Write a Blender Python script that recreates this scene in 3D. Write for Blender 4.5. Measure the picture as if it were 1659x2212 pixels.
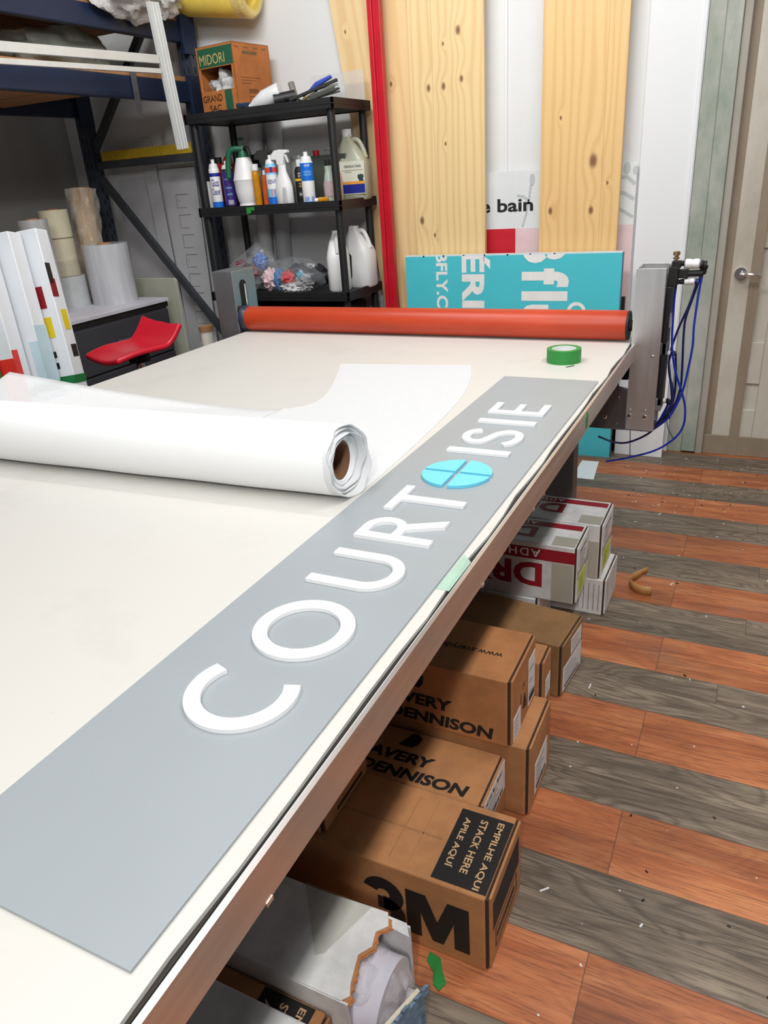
import bpy, bmesh, math, random
from mathutils import Matrix, Vector, Euler
random.seed(7)
SC = bpy.context.scene
COL = SC.collection
for o in list(bpy.data.objects):
    bpy.data.objects.remove(o)

# ------------------------------------------------------------------ camera
cam_d = bpy.data.cameras.new('camera')
cam = bpy.data.objects.new('camera', cam_d)
COL.objects.link(cam)
RT = Vector((0.8995051707, 0.4318245441, -0.0664681197))
DN = Vector((0.1252567335, -0.4006217372, -0.9076414349))
FW = Vector((-0.4185704224, 0.8081025843, -0.4144502560))
cam.matrix_world = Matrix(((RT.x, -DN.x, -FW.x, 0), (RT.y, -DN.y, -FW.y, 0), (RT.z, -DN.z, -FW.z, 1.535), (0, 0, 0, 1)))
cam_d.sensor_fit = 'VERTICAL'
cam_d.sensor_height = 24
cam_d.lens = 1599.563 / 2212 * 24
cam_d.clip_start = 0.02
SC.camera = cam

# ------------------------------------------------------------------ world, light, exposure
w = bpy.data.worlds.new('world')
SC.world = w
w.use_nodes = True
w.node_tree.nodes['Background'].inputs[0].default_value = (0.93, 0.97, 1.0, 1)
w.node_tree.nodes['Background'].inputs[1].default_value = 0.12
def area(name, loc, sx, sy, power, rot=(0, 0, 0), col=(1, 0.985, 0.96)):
    d = bpy.data.lights.new(name, 'AREA')
    d.shape = 'RECTANGLE'; d.size = sx; d.size_y = sy; d.energy = power; d.color = col
    o = bpy.data.objects.new(name, d)
    COL.objects.link(o)
    o.location = loc; o.rotation_euler = rot
    return o
area('ceiling_lamp_right', (0.42, 0.8, 3.3), 0.16, 4.2, 78)
area('ceiling_lamp_middle', (-1.5, 0.2, 3.3), 0.30, 3.0, 34)
area('ceiling_lamp_rear', (-1.5, 2.2, 3.3), 2.2, 0.30, 52, (math.radians(50), 0, 0))
area('front_fill_light', (0.40, -1.8, 3.1), 0.18, 0.6, 46, (math.radians(52), 0, 0))  # added fill behind the camera, aimed to brighten the back wall
SC.view_settings.view_transform = 'Standard'
SC.view_settings.look = 'None'
SC.view_settings.gamma = 1
SC.view_settings.use_curve_mapping = False
SC.view_settings.exposure = 0.0

# ------------------------------------------------------------------ materials
def lin(c):
    return tuple((x / 255 / 12.92 if x / 255 <= 0.04045 else ((x / 255 + 0.055) / 1.055) ** 2.4) for x in c) + (1,)
MATS = {}
class NT:
    def __init__(s, name):
        s.m = bpy.data.materials.new(name); s.m.use_nodes = True
        s.t = s.m.node_tree; s.n = s.t.nodes; s.b = s.n['Principled BSDF']
    def new(s, t, **k):
        x = s.n.new(t)
        for a, v in k.items():
            setattr(x, a, v)
        return x
    def link(s, a, b): s.t.links.new(a, b)
    def math(s, op, a, b=None, c=None, clamp=False):
        x = s.new('ShaderNodeMath', operation=op); x.use_clamp = clamp
        for i, v in enumerate((a, b, c)):
            if v is None: continue
            if isinstance(v, (int, float)): x.inputs[i].default_value = v
            else: s.link(v, x.inputs[i])
        return x.outputs[0]
    def mix(s, f, a, b, mode='MIX'):
        x = s.new('ShaderNodeMix', data_type='RGBA', blend_type=mode)
        for i, v in ((0, f), (6, a), (7, b)):
            if isinstance(v, (int, float)): x.inputs[i].default_value = v
            elif isinstance(v, tuple): x.inputs[i].default_value = v
            else: s.link(v, x.inputs[i])
        return x.outputs[2]
    def coords(s, sc=(1, 1, 1), off=(0, 0, 0)):
        c = s.new('ShaderNodeTexCoord'); mp = s.new('ShaderNodeMapping')
        s.link(c.outputs['Object'], mp.inputs[0])
        mp.inputs['Scale'].default_value = sc; mp.inputs['Location'].default_value = off
        return mp.outputs[0]
    def noise(s, vec, scale, detail=3, rough=0.55, dist=0.0):
        x = s.new('ShaderNodeTexNoise'); s.link(vec, x.inputs['Vector'])
        x.inputs['Scale'].default_value = scale; x.inputs['Detail'].default_value = detail
        x.inputs['Roughness'].default_value = rough; x.inputs['Distortion'].default_value = dist
        return x.outputs[0]
    def ramp(s, fac, stops):
        x = s.new('ShaderNodeValToRGB'); e = x.color_ramp.elements
        while len(e) > 1: e.remove(e[-1])
        e[0].position = stops[0][0]; e[0].color = stops[0][1]
        for p, c in stops[1:]:
            q = e.new(p); q.color = c
        s.link(fac, x.inputs[0])
        return x.outputs[0]
    def bump(s, h, strength=0.2, dist=0.002):
        x = s.new('ShaderNodeBump'); s.link(h, x.inputs['Height'])
        x.inputs['Strength'].default_value = strength; x.inputs['Distance'].default_value = dist
        s.link(x.outputs[0], s.b.inputs['Normal'])
def mat(name, col, rough=0.5, metal=0.0, var=0.06, scale=12, stretch=(1, 1, 1), bump=0.0, alpha=1.0, spec=0.5, trans=0.0, coat=0.0):
    if name in MATS: return MATS[name]
    k = NT(name); b = k.b
    c = lin(col)
    v = k.coords(stretch)
    n = k.noise(v, scale)
    dark = tuple(x * (1 - var) for x in c[:3]) + (1,)
    lite = tuple(min(1, x * (1 + var)) for x in c[:3]) + (1,)
    k.link(k.ramp(n, [(0.3, dark), (0.7, lite)]), b.inputs['Base Color'])
    b.inputs['Roughness'].default_value = rough
    b.inputs['Metallic'].default_value = metal
    b.inputs['Specular IOR Level'].default_value = spec
    b.inputs['Alpha'].default_value = alpha
    b.inputs['Transmission Weight'].default_value = trans
    b.inputs['Coat Weight'].default_value = coat
    if bump: k.bump(n, bump)
    MATS[name] = k.m
    return k.m

def floor_material():
    k = NT('plank_floor'); b = k.b
    c = k.new('ShaderNodeTexCoord'); sp = k.new('ShaderNodeSeparateXYZ')
    k.link(c.outputs['Object'], sp.inputs[0])
    X, Y = sp.outputs[0], sp.outputs[1]
    t = k.math('DIVIDE', k.math('SUBTRACT', 4.007 + 0.2085 * 2, Y), 0.2085)
    pair = k.math('FLOOR', t)
    par = k.math('MODULO', k.math('ADD', pair, 40), 2)
    strip = k.math('FLOOR', k.math('MULTIPLY', t, 2))
    wn = k.new('ShaderNodeTexWhiteNoise', noise_dimensions='1D'); k.link(pair, wn.inputs['W'])
    half = k.math('MULTIPLY', k.math('MODULO', k.math('ADD', strip, 40), 2), 0.30)
    j = k.math('ADD', k.math('MULTIPLY', k.math('MULTIPLY', k.math('ADD', wn.outputs[0], half), par), 0.5), -0.15)
    xs = k.math('DIVIDE', k.math('SUBTRACT', X, j), 1.2)
    board = k.math('FLOOR', xs)
    cmb = k.new('ShaderNodeCombineXYZ')
    k.link(strip, cmb.inputs[0]); k.link(board, cmb.inputs[1])
    w2 = k.new('ShaderNodeTexWhiteNoise', noise_dimensions='3D'); k.link(cmb.outputs[0], w2.inputs['Vector'])
    tone = w2.outputs[0]
    # grain coordinates, shifted per strip and board
    g = k.new('ShaderNodeCombineXYZ')
    k.link(k.math('MULTIPLY', X, 1.0), g.inputs[0]); k.link(Y, g.inputs[1]); k.link(k.math('MULTIPLY', tone, 37.0), g.inputs[2])
    def mapped(sc):
        mp = k.new('ShaderNodeMapping'); k.link(g.outputs[0], mp.inputs[0]); mp.inputs['Scale'].default_value = sc
        return mp.outputs[0]
    broad = k.noise(mapped((2.2, 14, 1)), 1.0, 4, 0.6, 0.6)
    fine = k.noise(mapped((9, 190, 1)), 1.0, 4, 0.7, 0.3)
    # cathedral rings: sine of a stretched noise field
    field = k.noise(mapped((1.6, 7.5, 1)), 1.0, 2, 0.45, 0.5)
    rings = k.math('ADD', k.math('MULTIPLY', k.math('SINE', k.math('MULTIPLY', field, 105)), 0.5), 0.5)
    rings = k.math('POWER', rings, 2.2)
    orange = k.ramp(broad, [(0.25, lin((142, 76, 44))), (0.48, lin((180, 106, 64))), (0.72, lin((206, 136, 88)))])
    orange = k.mix(k.math('MULTIPLY', rings, 0.22), orange, lin((128, 66, 40)))
    orange = k.mix(k.ramp(fine, [(0.36, (0.7, 0.7, 0.7, 1)), (0.50, (0, 0, 0, 1))]), orange, lin((112, 62, 42)))
    grey = k.ramp(broad, [(0.25, lin((100, 86, 73))), (0.5, lin((132, 117, 101))), (0.75, lin((160, 145, 126)))])
    grey = k.mix(k.math('MULTIPLY', rings, 0.55), grey, lin((80, 66, 56)))
    grey = k.mix(k.ramp(fine, [(0.38, (0.7, 0.7, 0.7, 1)), (0.52, (0, 0, 0, 1))]), grey, lin((72, 60, 52)))
    col = k.mix(par, orange, grey)
    tn = k.new('ShaderNodeMapRange'); k.link(tone, tn.inputs[0]); tn.inputs[3].default_value = 0.78; tn.inputs[4].default_value = 1.16
    hs = k.new('ShaderNodeHueSaturation'); k.link(col, hs.inputs['Color']); k.link(tn.outputs[0], hs.inputs['Value'])
    col = hs.outputs[0]
    # seams
    fr = k.math('FRACT', t); e1 = k.math('MINIMUM', fr, k.math('SUBTRACT', 1.0, fr))
    fx = k.math('FRACT', xs); e2 = k.math('MULTIPLY', k.math('MINIMUM', fx, k.math('SUBTRACT', 1.0, fx)), 5.75)
    seam = k.math('LESS_THAN', k.math('MINIMUM', e1, e2), 0.006)
    col = k.mix(k.math('MULTIPLY', seam, 0.6), col, lin((60, 48, 42)))
    dirt = k.noise(mapped((3, 3, 0)), 1.0, 5, 0.65)
    col = k.mix(k.ramp(dirt, [(0.55, (0, 0, 0, 1)), (0.8, (0.35, 0.35, 0.35, 1))]), col, lin((120, 112, 104)))
    k.link(col, b.inputs['Base Color'])
    b.inputs['Roughness'].default_value = 0.48
    k.bump(k.math('SUBTRACT', fine, k.math('MULTIPLY', seam, 2.0)), 0.25, 0.001)
    return k.m

def pine_material(name, base, deep, knots, freq=48, seed=0.0, lam=None):
    """vertical pine board in the board's own coordinates: x across, z along the board"""
    k = NT(name); b = k.b
    c = k.new('ShaderNodeTexCoord'); sp = k.new('ShaderNodeSeparateXYZ')
    k.link(c.outputs['Object'], sp.inputs[0])
    X, Z = sp.outputs[0], sp.outputs[2]
    v = k.new('ShaderNodeCombineXYZ')
    k.link(k.math('MULTIPLY', X, 3.2), v.inputs[0]); k.link(k.math('MULTIPLY', Z, 0.42), v.inputs[2]); v.inputs[1].default_value = seed
    wob = k.noise(v.outputs[0], 1.6, 2, 0.5)
    phase = k.math('ADD', k.math('MULTIPLY', X, freq), k.math('MULTIPLY', wob, 8))
    dark = None
    for (kx, kz, r) in knots:
        dx = k.math('DIVIDE', k.math('SUBTRACT', X, kx), r)
        dz = k.math('DIVIDE', k.math('SUBTRACT', Z, kz), r * 1.7)
        d2 = k.math('ADD', k.math('MULTIPLY', dx, dx), k.math('MULTIPLY', dz, dz))
        fall = k.math('POWER', 2.718, k.math('MULTIPLY', d2, -0.10))
        phase = k.math('ADD', phase, k.math('MULTIPLY', fall, 2.4))
        core = k.math('POWER', 2.718, k.math('MULTIPLY', k.math('MULTIPLY', d2, d2), -1.0))
        dark = core if dark is None else k.math('MAXIMUM', dark, core)
    s = k.math('ADD', k.math('MULTIPLY', k.math('SINE', k.math('MULTIPLY', phase, 2.4)), 0.5), 0.5)
    s = k.math('POWER', s, 2.4)
    v2 = k.new('ShaderNodeCombineXYZ')
    k.link(k.math('MULTIPLY', X, 300), v2.inputs[0]); k.link(k.math('MULTIPLY', Z, 6), v2.inputs[2])
    fine = k.noise(v2.outputs[0], 1.0, 2)
    v3 = k.new('ShaderNodeCombineXYZ')
    k.link(k.math('MULTIPLY', X, 9), v3.inputs[0]); k.link(k.math('MULTIPLY', Z, 0.8), v3.inputs[2]); v3.inputs[1].default_value = seed + 3
    blot = k.noise(v3.outputs[0], 1.0, 3)
    col = k.mix(k.math('MULTIPLY', s, 0.42), lin(base), lin(deep))
    col = k.mix(k.math('MULTIPLY', blot, 0.28), col, lin(deep))
    col = k.mix(k.math('MULTIPLY', fine, 0.16), col, lin(tuple(min(255, x + 22) for x in base)))
    if lam:
        for lx in lam:
            ln = k.math('LESS_THAN', k.math('ABSOLUTE', k.math('SUBTRACT', X, lx)), 0.0012)
            col = k.mix(k.math('MULTIPLY', ln, 0.45), col, lin((150, 100, 50)))
    if dark is not None:
        col = k.mix(k.math('MULTIPLY', dark, 0.85, None), col, lin((104, 48, 24)))
    k.link(col, b.inputs['Base Color'])
    b.inputs['Roughness'].default_value = 0.45
    k.bump(s, 0.08, 0.001)
    return k.m

def cardboard(name, col, rough=0.75):
    if name in MATS: return MATS[name]
    k = NT(name); b = k.b
    n = k.noise(k.coords((1, 1, 1)), 9, 5, 0.65)
    f = k.noise(k.coords((6, 40, 40)), 6, 2)
    fl = k.noise(k.coords((1, 1, 1)), 160, 2)
    c = lin(col); d = tuple(x * 0.78 for x in c[:3]) + (1,); l = tuple(min(1, x * 1.12) for x in c[:3]) + (1,)
    a = k.ramp(n, [(0.3, d), (0.6, l)])
    a = k.mix(k.math('MULTIPLY', fl, 0.22), a, tuple(x * 0.62 for x in c[:3]) + (1,))
    k.link(a, b.inputs['Base Color'])
    b.inputs['Roughness'].default_value = rough
    k.bump(f, 0.12, 0.002)
    MATS[name] = k.m
    return k.m

def brushed(name, col, rough, stretch, var=0.10, metal=1.0):
    if name in MATS: return MATS[name]
    k = NT(name); b = k.b
    n = k.noise(k.coords(stretch), 1.0, 4, 0.6)
    big = k.noise(k.coords((1, 1, 1)), 3.0, 3)
    c = lin(col); d = tuple(x * (1 - var) for x in c[:3]) + (1,); l = tuple(min(1, x * (1 + var)) for x in c[:3]) + (1,)
    k.link(k.ramp(k.math('ADD', k.math('MULTIPLY', n, 0.6), k.math('MULTIPLY', big, 0.4)), [(0.3, d), (0.7, l)]), b.inputs['Base Color'])
    b.inputs['Metallic'].default_value = metal
    r = k.new('ShaderNodeMapRange'); k.link(n, r.inputs[0]); r.inputs[3].default_value = rough - 0.07; r.inputs[4].default_value = rough + 0.1
    k.link(r.outputs[0], b.inputs['Roughness'])
    MATS[name] = k.m
    return k.m

def stained(name, base, stain, rough=0.6, scale=4, lo=0.5, hi=0.75, amt=0.8, stretch=(1, 1, 1), bump=0.05):
    if name in MATS: return MATS[name]
    k = NT(name); b = k.b
    n = k.noise(k.coords(stretch), scale, 6, 0.68)
    n2 = k.noise(k.coords(), 2.5, 3)
    a = k.mix(k.math('MULTIPLY', k.ramp(n, [(lo, (0, 0, 0, 1)), (hi, (1, 1, 1, 1))]), amt), lin(base), lin(stain))
    a = k.mix(k.math('MULTIPLY', n2, 0.12), a, lin(tuple(int(x * 0.85) for x in base)))
    k.link(a, b.inputs['Base Color']); b.inputs['Roughness'].default_value = rough
    k.bump(n, bump)
    MATS[name] = k.m
    return k.m

def clear_plastic(name, col=(235, 238, 240), alpha=0.28, rough=0.12, bump=0.6, scale=30):
    if name in MATS: return MATS[name]
    k = NT(name); b = k.b
    n = k.noise(k.coords(), scale, 4, 0.6, 1.5)
    b.inputs['Base Color'].default_value = lin(col)
    b.inputs['Roughness'].default_value = rough
    b.inputs['Specular IOR Level'].default_value = 0.9
    b.inputs['Coat Weight'].default_value = 0.6
    k.link(k.math('ADD', k.math('MULTIPLY', n, 0.35), alpha - 0.15), b.inputs['Alpha'])
    k.bump(n, bump, 0.01)
    MATS[name] = k.m
    return k.m

M_white = mat('white_paint', (236, 238, 238), 0.55, var=0.02, scale=3)
M_letter = mat('white_acrylic', (250, 250, 250), 0.35, var=0.01)
M_blue_ac = mat('cyan_acrylic', (112, 214, 242), 0.35, var=0.01)
M_sign = mat('grey_sign_coating', (158, 165, 170), 0.36, var=0.02, scale=5)
M_black = mat('black_plastic', (26, 27, 30), 0.5, var=0.15, scale=8)
M_blackr = mat('black_rubber', (18, 18, 19), 0.6)
M_ink = mat('black_ink', (24, 22, 22), 0.6, var=0.1)
M_wht_ink = mat('white_ink', (240, 240, 238), 0.5)
M_alu = brushed('brushed_aluminium', (205, 206, 208), 0.34, (1.5, 60, 60))
M_aluY = brushed('brushed_aluminium_rail', (222, 214, 210), 0.33, (30, 1.6, 30), 0.2, 0.92)
M_aluZ = brushed('brushed_aluminium_post', (224, 224, 226), 0.36, (25, 25, 2))
M_steel = brushed('dark_steel', (120, 116, 118), 0.38, (30, 30, 3))
M_galv = brushed('galvanised_steel', (165, 172, 178), 0.45, (5, 5, 5), 0.2)
M_chrome = mat('chrome', (225, 225, 228), 0.12, 1.0)
M_card = cardboard('brown_cardboard', (182, 122, 75))
M_card2 = cardboard('tan_cardboard', (184, 128, 82))
M_card3 = cardboard('dull_cardboard', (150, 112, 72))
M_cardw = cardboard('white_cardboard', (222, 221, 220), 0.6)
M_dark = mat('dark_recess', (22, 19, 18), 0.9)
M_label = mat('paper_label', (228, 226, 226), 0.6, var=0.04, scale=30)
M_pvc = mat('white_plastic', (232, 233, 234), 0.38, var=0.02)
M_red = mat('red_plastic', (190, 24, 34), 0.4)

# ------------------------------------------------------------------ mesh builder
def frame(o, x, y, z=None):
    x = Vector(x).normalized(); y = Vector(y); y = (y - x * x.dot(y)).normalized(); z = x.cross(y)
    return Matrix(((x.x, y.x, z.x, o[0]), (x.y, y.y, z.y, o[1]), (x.z, y.z, z.z, o[2]), (0, 0, 0, 1)))
def TR(loc=(0, 0, 0), rot=(0, 0, 0)):
    return Matrix.Translation(loc) @ Euler([math.radians(a) for a in rot]).to_matrix().to_4x4()
_FONT = {}
def font_mesh(s, bold=0.0, shear=0.0, space=1.0):
    key = (s, bold, shear, space)
    if key in _FONT: return _FONT[key]
    c = bpy.data.curves.new('lettering', 'FONT')
    c.body = s; c.offset = bold; c.shear = shear; c.resolution_u = 3; c.space_character = space
    o = bpy.data.objects.new('lettering', c)
    me = bpy.data.meshes.new_from_object(o)
    v = [(p.co.x, p.co.y) for p in me.vertices]; f = [tuple(p.vertices) for p in me.polygons]
    bpy.data.objects.remove(o); bpy.data.curves.remove(c); bpy.data.meshes.remove(me)
    if not v: v = [(0, 0), (1, 0), (0, 1)]; f = [(0, 1, 2)]
    x0 = min(p[0] for p in v); x1 = max(p[0] for p in v); y0 = min(p[1] for p in v); y1 = max(p[1] for p in v)
    v = [((p[0] - x0) / (x1 - x0), (p[1] - y0) / (y1 - y0)) for p in v]
    _FONT[key] = (v, f)
    return v, f
class MB:
    def __init__(s, M=None):
        s.v = []; s.f = []; s.mi = []; s.sm = []; s.M = M or Matrix.Identity(4)
    def add(s, vs, fs, mi=0, smooth=False, M=None):
        b = len(s.v); T = s.M @ M if M is not None else s.M
        s.v += [T @ Vector(p) for p in vs]
        for f in fs:
            s.f.append(tuple(b + i for i in f)); s.mi.append(mi); s.sm.append(smooth)
        return s
    def box(s, x0, x1, y0, y1, z0, z1, mi=0, M=None):
        v = [(x, y, z) for x in (x0, x1) for y in (y0, y1) for z in (z0, z1)]
        f = [(0, 1, 3, 2), (4, 6, 7, 5), (0, 4, 5, 1), (2, 3, 7, 6), (0, 2, 6, 4), (1, 5, 7, 3)]
        return s.add(v, f, mi, M=M)
    def prism(s, poly, z0, z1, mi=0, M=None, smooth=False):
        """2D outline (may be concave) extruded in z"""
        n = len(poly)
        area2 = sum(poly[i][0] * poly[(i + 1) % n][1] - poly[(i + 1) % n][0] * poly[i][1] for i in range(n))
        if area2 < 0: poly = poly[::-1]
        v = [(p[0], p[1], z0) for p in poly] + [(p[0], p[1], z1) for p in poly]
        f = [tuple(range(n - 1, -1, -1)), tuple(range(n, 2 * n))] + [(i, (i + 1) % n, n + (i + 1) % n, n + i) for i in range(n)]
        return s.add(v, f, mi, smooth, M)
    def strip(s, a, b, z0, z1, mi=0, M=None, closed=False):
        """ribbon between two polylines a and b, extruded in z (rings, arcs)"""
        n = len(a); v = []
        for p, q in zip(a, b):
            v += [(p[0], p[1], z0), (q[0], q[1], z0), (p[0], p[1], z1), (q[0], q[1], z1)]
        f = []
        for i in range(n if closed else n - 1):
            j = (i + 1) % n; A = 4 * i; B = 4 * j
            f += [(A + 2, A + 3, B + 3, B + 2), (A, B, B + 1, A + 1), (A + 2, B + 2, B, A), (A + 1, B + 1, B + 3, A + 3)]
        if not closed:
            e = 4 * (n - 1)
            f += [(0, 1, 3, 2), (e, e + 2, e + 3, e + 1)]
        return s.add(v, f, mi, False, M)
    def lathe(s, prof, M=None, seg=24, mi=0, ang=360, smooth=True, sx=1.0, sy=1.0, mis=None, close=False):
        full = ang == 360; n = seg if full else seg + 1; v = []; f = []; m = []
        for r, h in prof:
            for i in range(n):
                a = math.radians(ang) * i / seg
                v.append((r * math.cos(a) * sx, r * math.sin(a) * sy, h))
        b = len(s.v); T = s.M @ M if M is not None else s.M
        s.v += [T @ Vector(p) for p in v]
        for k in range(len(prof) - 1):
            for i in range(seg):
                j = (i + 1) % n
                s.f.append((b + k * n + i, b + k * n + j, b + (k + 1) * n + j, b + (k + 1) * n + i))
                s.mi.append(mis[k] if mis else mi); s.sm.append(smooth)
        if full:
            if prof[0][0] > 1e-6 and not close:
                s.f.append(tuple(b + i for i in range(n - 1, -1, -1))); s.mi.append(mis[0] if mis else mi); s.sm.append(False)
            if prof[-1][0] > 1e-6 and not close:
                e = b + (len(prof) - 1) * n
                s.f.append(tuple(e + i for i in range(n))); s.mi.append(mis[-1] if mis else mi); s.sm.append(False)
        return s
    def cyl(s, p, q, r, seg=20, mi=0, r2=None):
        p = Vector(p); q = Vector(q); d = q - p; L = d.length; d.normalize()
        x = d.orthogonal().normalized(); y = d.cross(x)
        M = Matrix(((x.x, y.x, d.x, p.x), (x.y, y.y, d.y, p.y), (x.z, y.z, d.z, p.z), (0, 0, 0, 1)))
        return s.lathe([(r, 0), (r if r2 is None else r2, L)], M, seg, mi)
    def tube(s, pts, r, seg=8, mi=0, sub=4):
        P = [Vector(p) for p in pts]
        if sub > 1 and len(P) > 2:
            Q = []
            for i in range(len(P) - 1):
                p0 = P[max(i - 1, 0)]; p1 = P[i]; p2 = P[i + 1]; p3 = P[min(i + 2, len(P) - 1)]
                for k in range(sub):
                    t = k / sub
                    Q.append(0.5 * ((2 * p1) + (p2 - p0) * t + (2 * p0 - 5 * p1 + 4 * p2 - p3) * t * t + (3 * p1 - p0 - 3 * p2 + p3) * t ** 3))
            Q.append(P[-1]); P = Q
        v = []; f = []; up = None
        for i, p in enumerate(P):
            d = (P[min(i + 1, len(P) - 1)] - P[max(i - 1, 0)]).normalized()
            if up is None: up = d.orthogonal().normalized()
            up = (up - d * d.dot(up)).normalized(); y = d.cross(up)
            for k in range(seg):
                a = 2 * math.pi * k / seg
                v.append(tuple(p + up * (r * math.cos(a)) + y * (r * math.sin(a))))
        for i in range(len(P) - 1):
            for k in range(seg):
                l = (k + 1) % seg
                f.append((i * seg + k, i * seg + l, (i + 1) * seg + l, (i + 1) * seg + k))
        s.add(v, f, mi, True)
        s.add(v[:seg], [tuple(range(seg - 1, -1, -1))], mi); s.add(v[-seg:], [tuple(range(seg))], mi)
        return s
    def grid(s, fn, nu, nv, mi=0, smooth=True, thick=0.0, wrap=False):
        v = [tuple(fn(i / nu, j / nv)) for j in range(nv + 1) for i in range(nu + 1)]
        f = [(j * (nu + 1) + i, j * (nu + 1) + i + 1, (j + 1) * (nu + 1) + i + 1, (j + 1) * (nu + 1) + i) for j in range(nv) for i in range(nu)]
        return s.add(v, f, mi, smooth)
    def blob(s, c, rx, ry, rz, amp=0.15, seed=0, seg=20, rings=12, mi=0, freq=3.0, flat=None, M=None):
        from mathutils import noise as ns
        v = []; f = []
        for j in range(rings + 1):
            th = math.pi * j / rings
            for i in range(seg):
                ph = 2 * math.pi * i / seg
                d = Vector((math.sin(th) * math.cos(ph), math.sin(th) * math.sin(ph), math.cos(th)))
                k = 1 + amp * ns.noise(d * freq + Vector((seed * 7.3, seed * 3.1, seed))) * 2
                z = c[2] + d.z * rz * k
                if flat is not None and z < flat: z = flat
                v.append((c[0] + d.x * rx * k, c[1] + d.y * ry * k, z))
        for j in range(rings):
            for i in range(seg):
                l = (i + 1) % seg
                f.append((j * seg + i, (j + 1) * seg + i, (j + 1) * seg + l, j * seg + l))
        return s.add(v, f, mi, True, M)
    def text(s, t, o, ex, ey, wd, ht, mi=0, bold=0.0, shear=0.0, wrap=None, space=1.0, clip=None):
        """flat printed lettering: bounding box corner o, width wd along ex, height ht along ey"""
        v, f = font_mesh(t, bold, shear, space)
        o = Vector(o); ex = Vector(ex).normalized() * wd; ey = Vector(ey).normalized() * ht
        P = [o + ex * a + ey * b for a, b in v]
        if wrap: P = [wrap(p) for p in P]
        nrm = ex.cross(ey)
        if clip:
            bm = bmesh.new(); bv = [bm.verts.new(p) for p in P]
            for q in f:
                try: bm.faces.new([bv[i] for i in q])
                except ValueError: pass
            for co, no in clip:
                bmesh.ops.bisect_plane(bm, geom=bm.verts[:] + bm.edges[:] + bm.faces[:], plane_co=co, plane_no=no, clear_outer=True)
            bm.verts.index_update()
            P = [x.co.copy() for x in bm.verts]; f = [tuple(x.index for x in q.verts) for q in bm.faces]; bm.free()
        return s.add([tuple(p) for p in P], f, mi)
    def build(s, name, mats, parent=None, bevel=0.0, seg=2, sharp=40, solid=0.0, sub=0):
        me = bpy.data.meshes.new(name)
        o = bpy.data.objects.new(name, me); COL.objects.link(o)
        if parent is not None:
            o.parent = parent
            inv = WM[parent.name].inverted(); WM[o.name] = WM[parent.name].copy()
        else:
            xs = [p.x for p in s.v]; ys = [p.y for p in s.v]; zs = [p.z for p in s.v]
            c = Vector(((min(xs) + max(xs)) / 2, (min(ys) + max(ys)) / 2, min(zs)))
            o.location = c; WM[o.name] = Matrix.Translation(c); inv = Matrix.Translation(-c)
        me.from_pydata([tuple(inv @ p) for p in s.v], [], s.f)
        for i, p in enumerate(me.polygons):
            p.material_index = s.mi[i]; p.use_smooth = s.sm[i]
        for m in (mats if isinstance(mats, (list, tuple)) else [mats]): me.materials.append(m)
        me.update(); me.validate()
        if any(s.sm): me.set_sharp_from_angle(angle=math.radians(sharp))
        if solid:
            md = o.modifiers.new('thickness', 'SOLIDIFY'); md.thickness = solid; md.offset = 0
        if bevel:
            md = o.modifiers.new('bevel', 'BEVEL'); md.width = bevel; md.segments = seg; md.limit_method = 'ANGLE'; md.angle_limit = math.radians(35)
        if sub:
            md = o.modifiers.new('smooth', 'SUBSURF'); md.levels = sub; md.render_levels = sub
        return o
WM = {}
def tag(o, label=None, cat=None, group=None, kind=None):
    if label: o['label'] = label
    if cat: o['category'] = cat
    if group: o['group'] = group
    if kind: o['kind'] = kind
    return o
def thing(name, label, cat, loc, group=None, rot=(0, 0, 0)):
    o = bpy.data.objects.new(name, None); COL.objects.link(o)
    o.empty_display_size = 0.05
    o.location = loc; o.rotation_euler = [math.radians(a) for a in rot]
    WM[o.name] = TR(loc, rot)
    return tag(o, label, cat, group)
def struct(o): o['kind'] = 'structure'; return o
def arc(cx, cy, r, a0, a1, n):
    return [(cx + r * math.cos(math.radians(a0 + (a1 - a0) * i / n)), cy + r * math.sin(math.radians(a0 + (a1 - a0) * i / n))) for i in range(n + 1)]
XA, YA, ZA = Vector((1, 0, 0)), Vector((0, 1, 0)), Vector((0, 0, 1))

# ================================================================== SETTING
M_floor = floor_material()
fl = MB(); fl.box(-4.6, 2.6, -2.0, 4.35, -0.05, 0.0)
fo = fl.build('floor', M_floor); struct(fo)
fo.data.transform(Matrix.Translation(fo.location)); fo.location = (0, 0, 0)
M_wall = stained('painted_wall', (228, 230, 231), (196, 198, 200), 0.7, 2.2, 0.58, 0.8, 0.35)
M_wall_l = stained('grey_wall', (176, 176, 173), (128, 128, 124), 0.8, 1.6, 0.5, 0.8, 0.4)
struct(MB().box(-4.45, -0.36, 4.25, 4.35, 0, 3.4).build('wall_back', M_wall))
struct(MB().box(-4.55, -4.45, -1.0, 4.35, 0, 3.4).build('wall_left', M_wall_l))
M_panelw = mat('white_wall_panel', (232, 235, 238), 0.35, var=0.012, scale=2)
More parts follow.
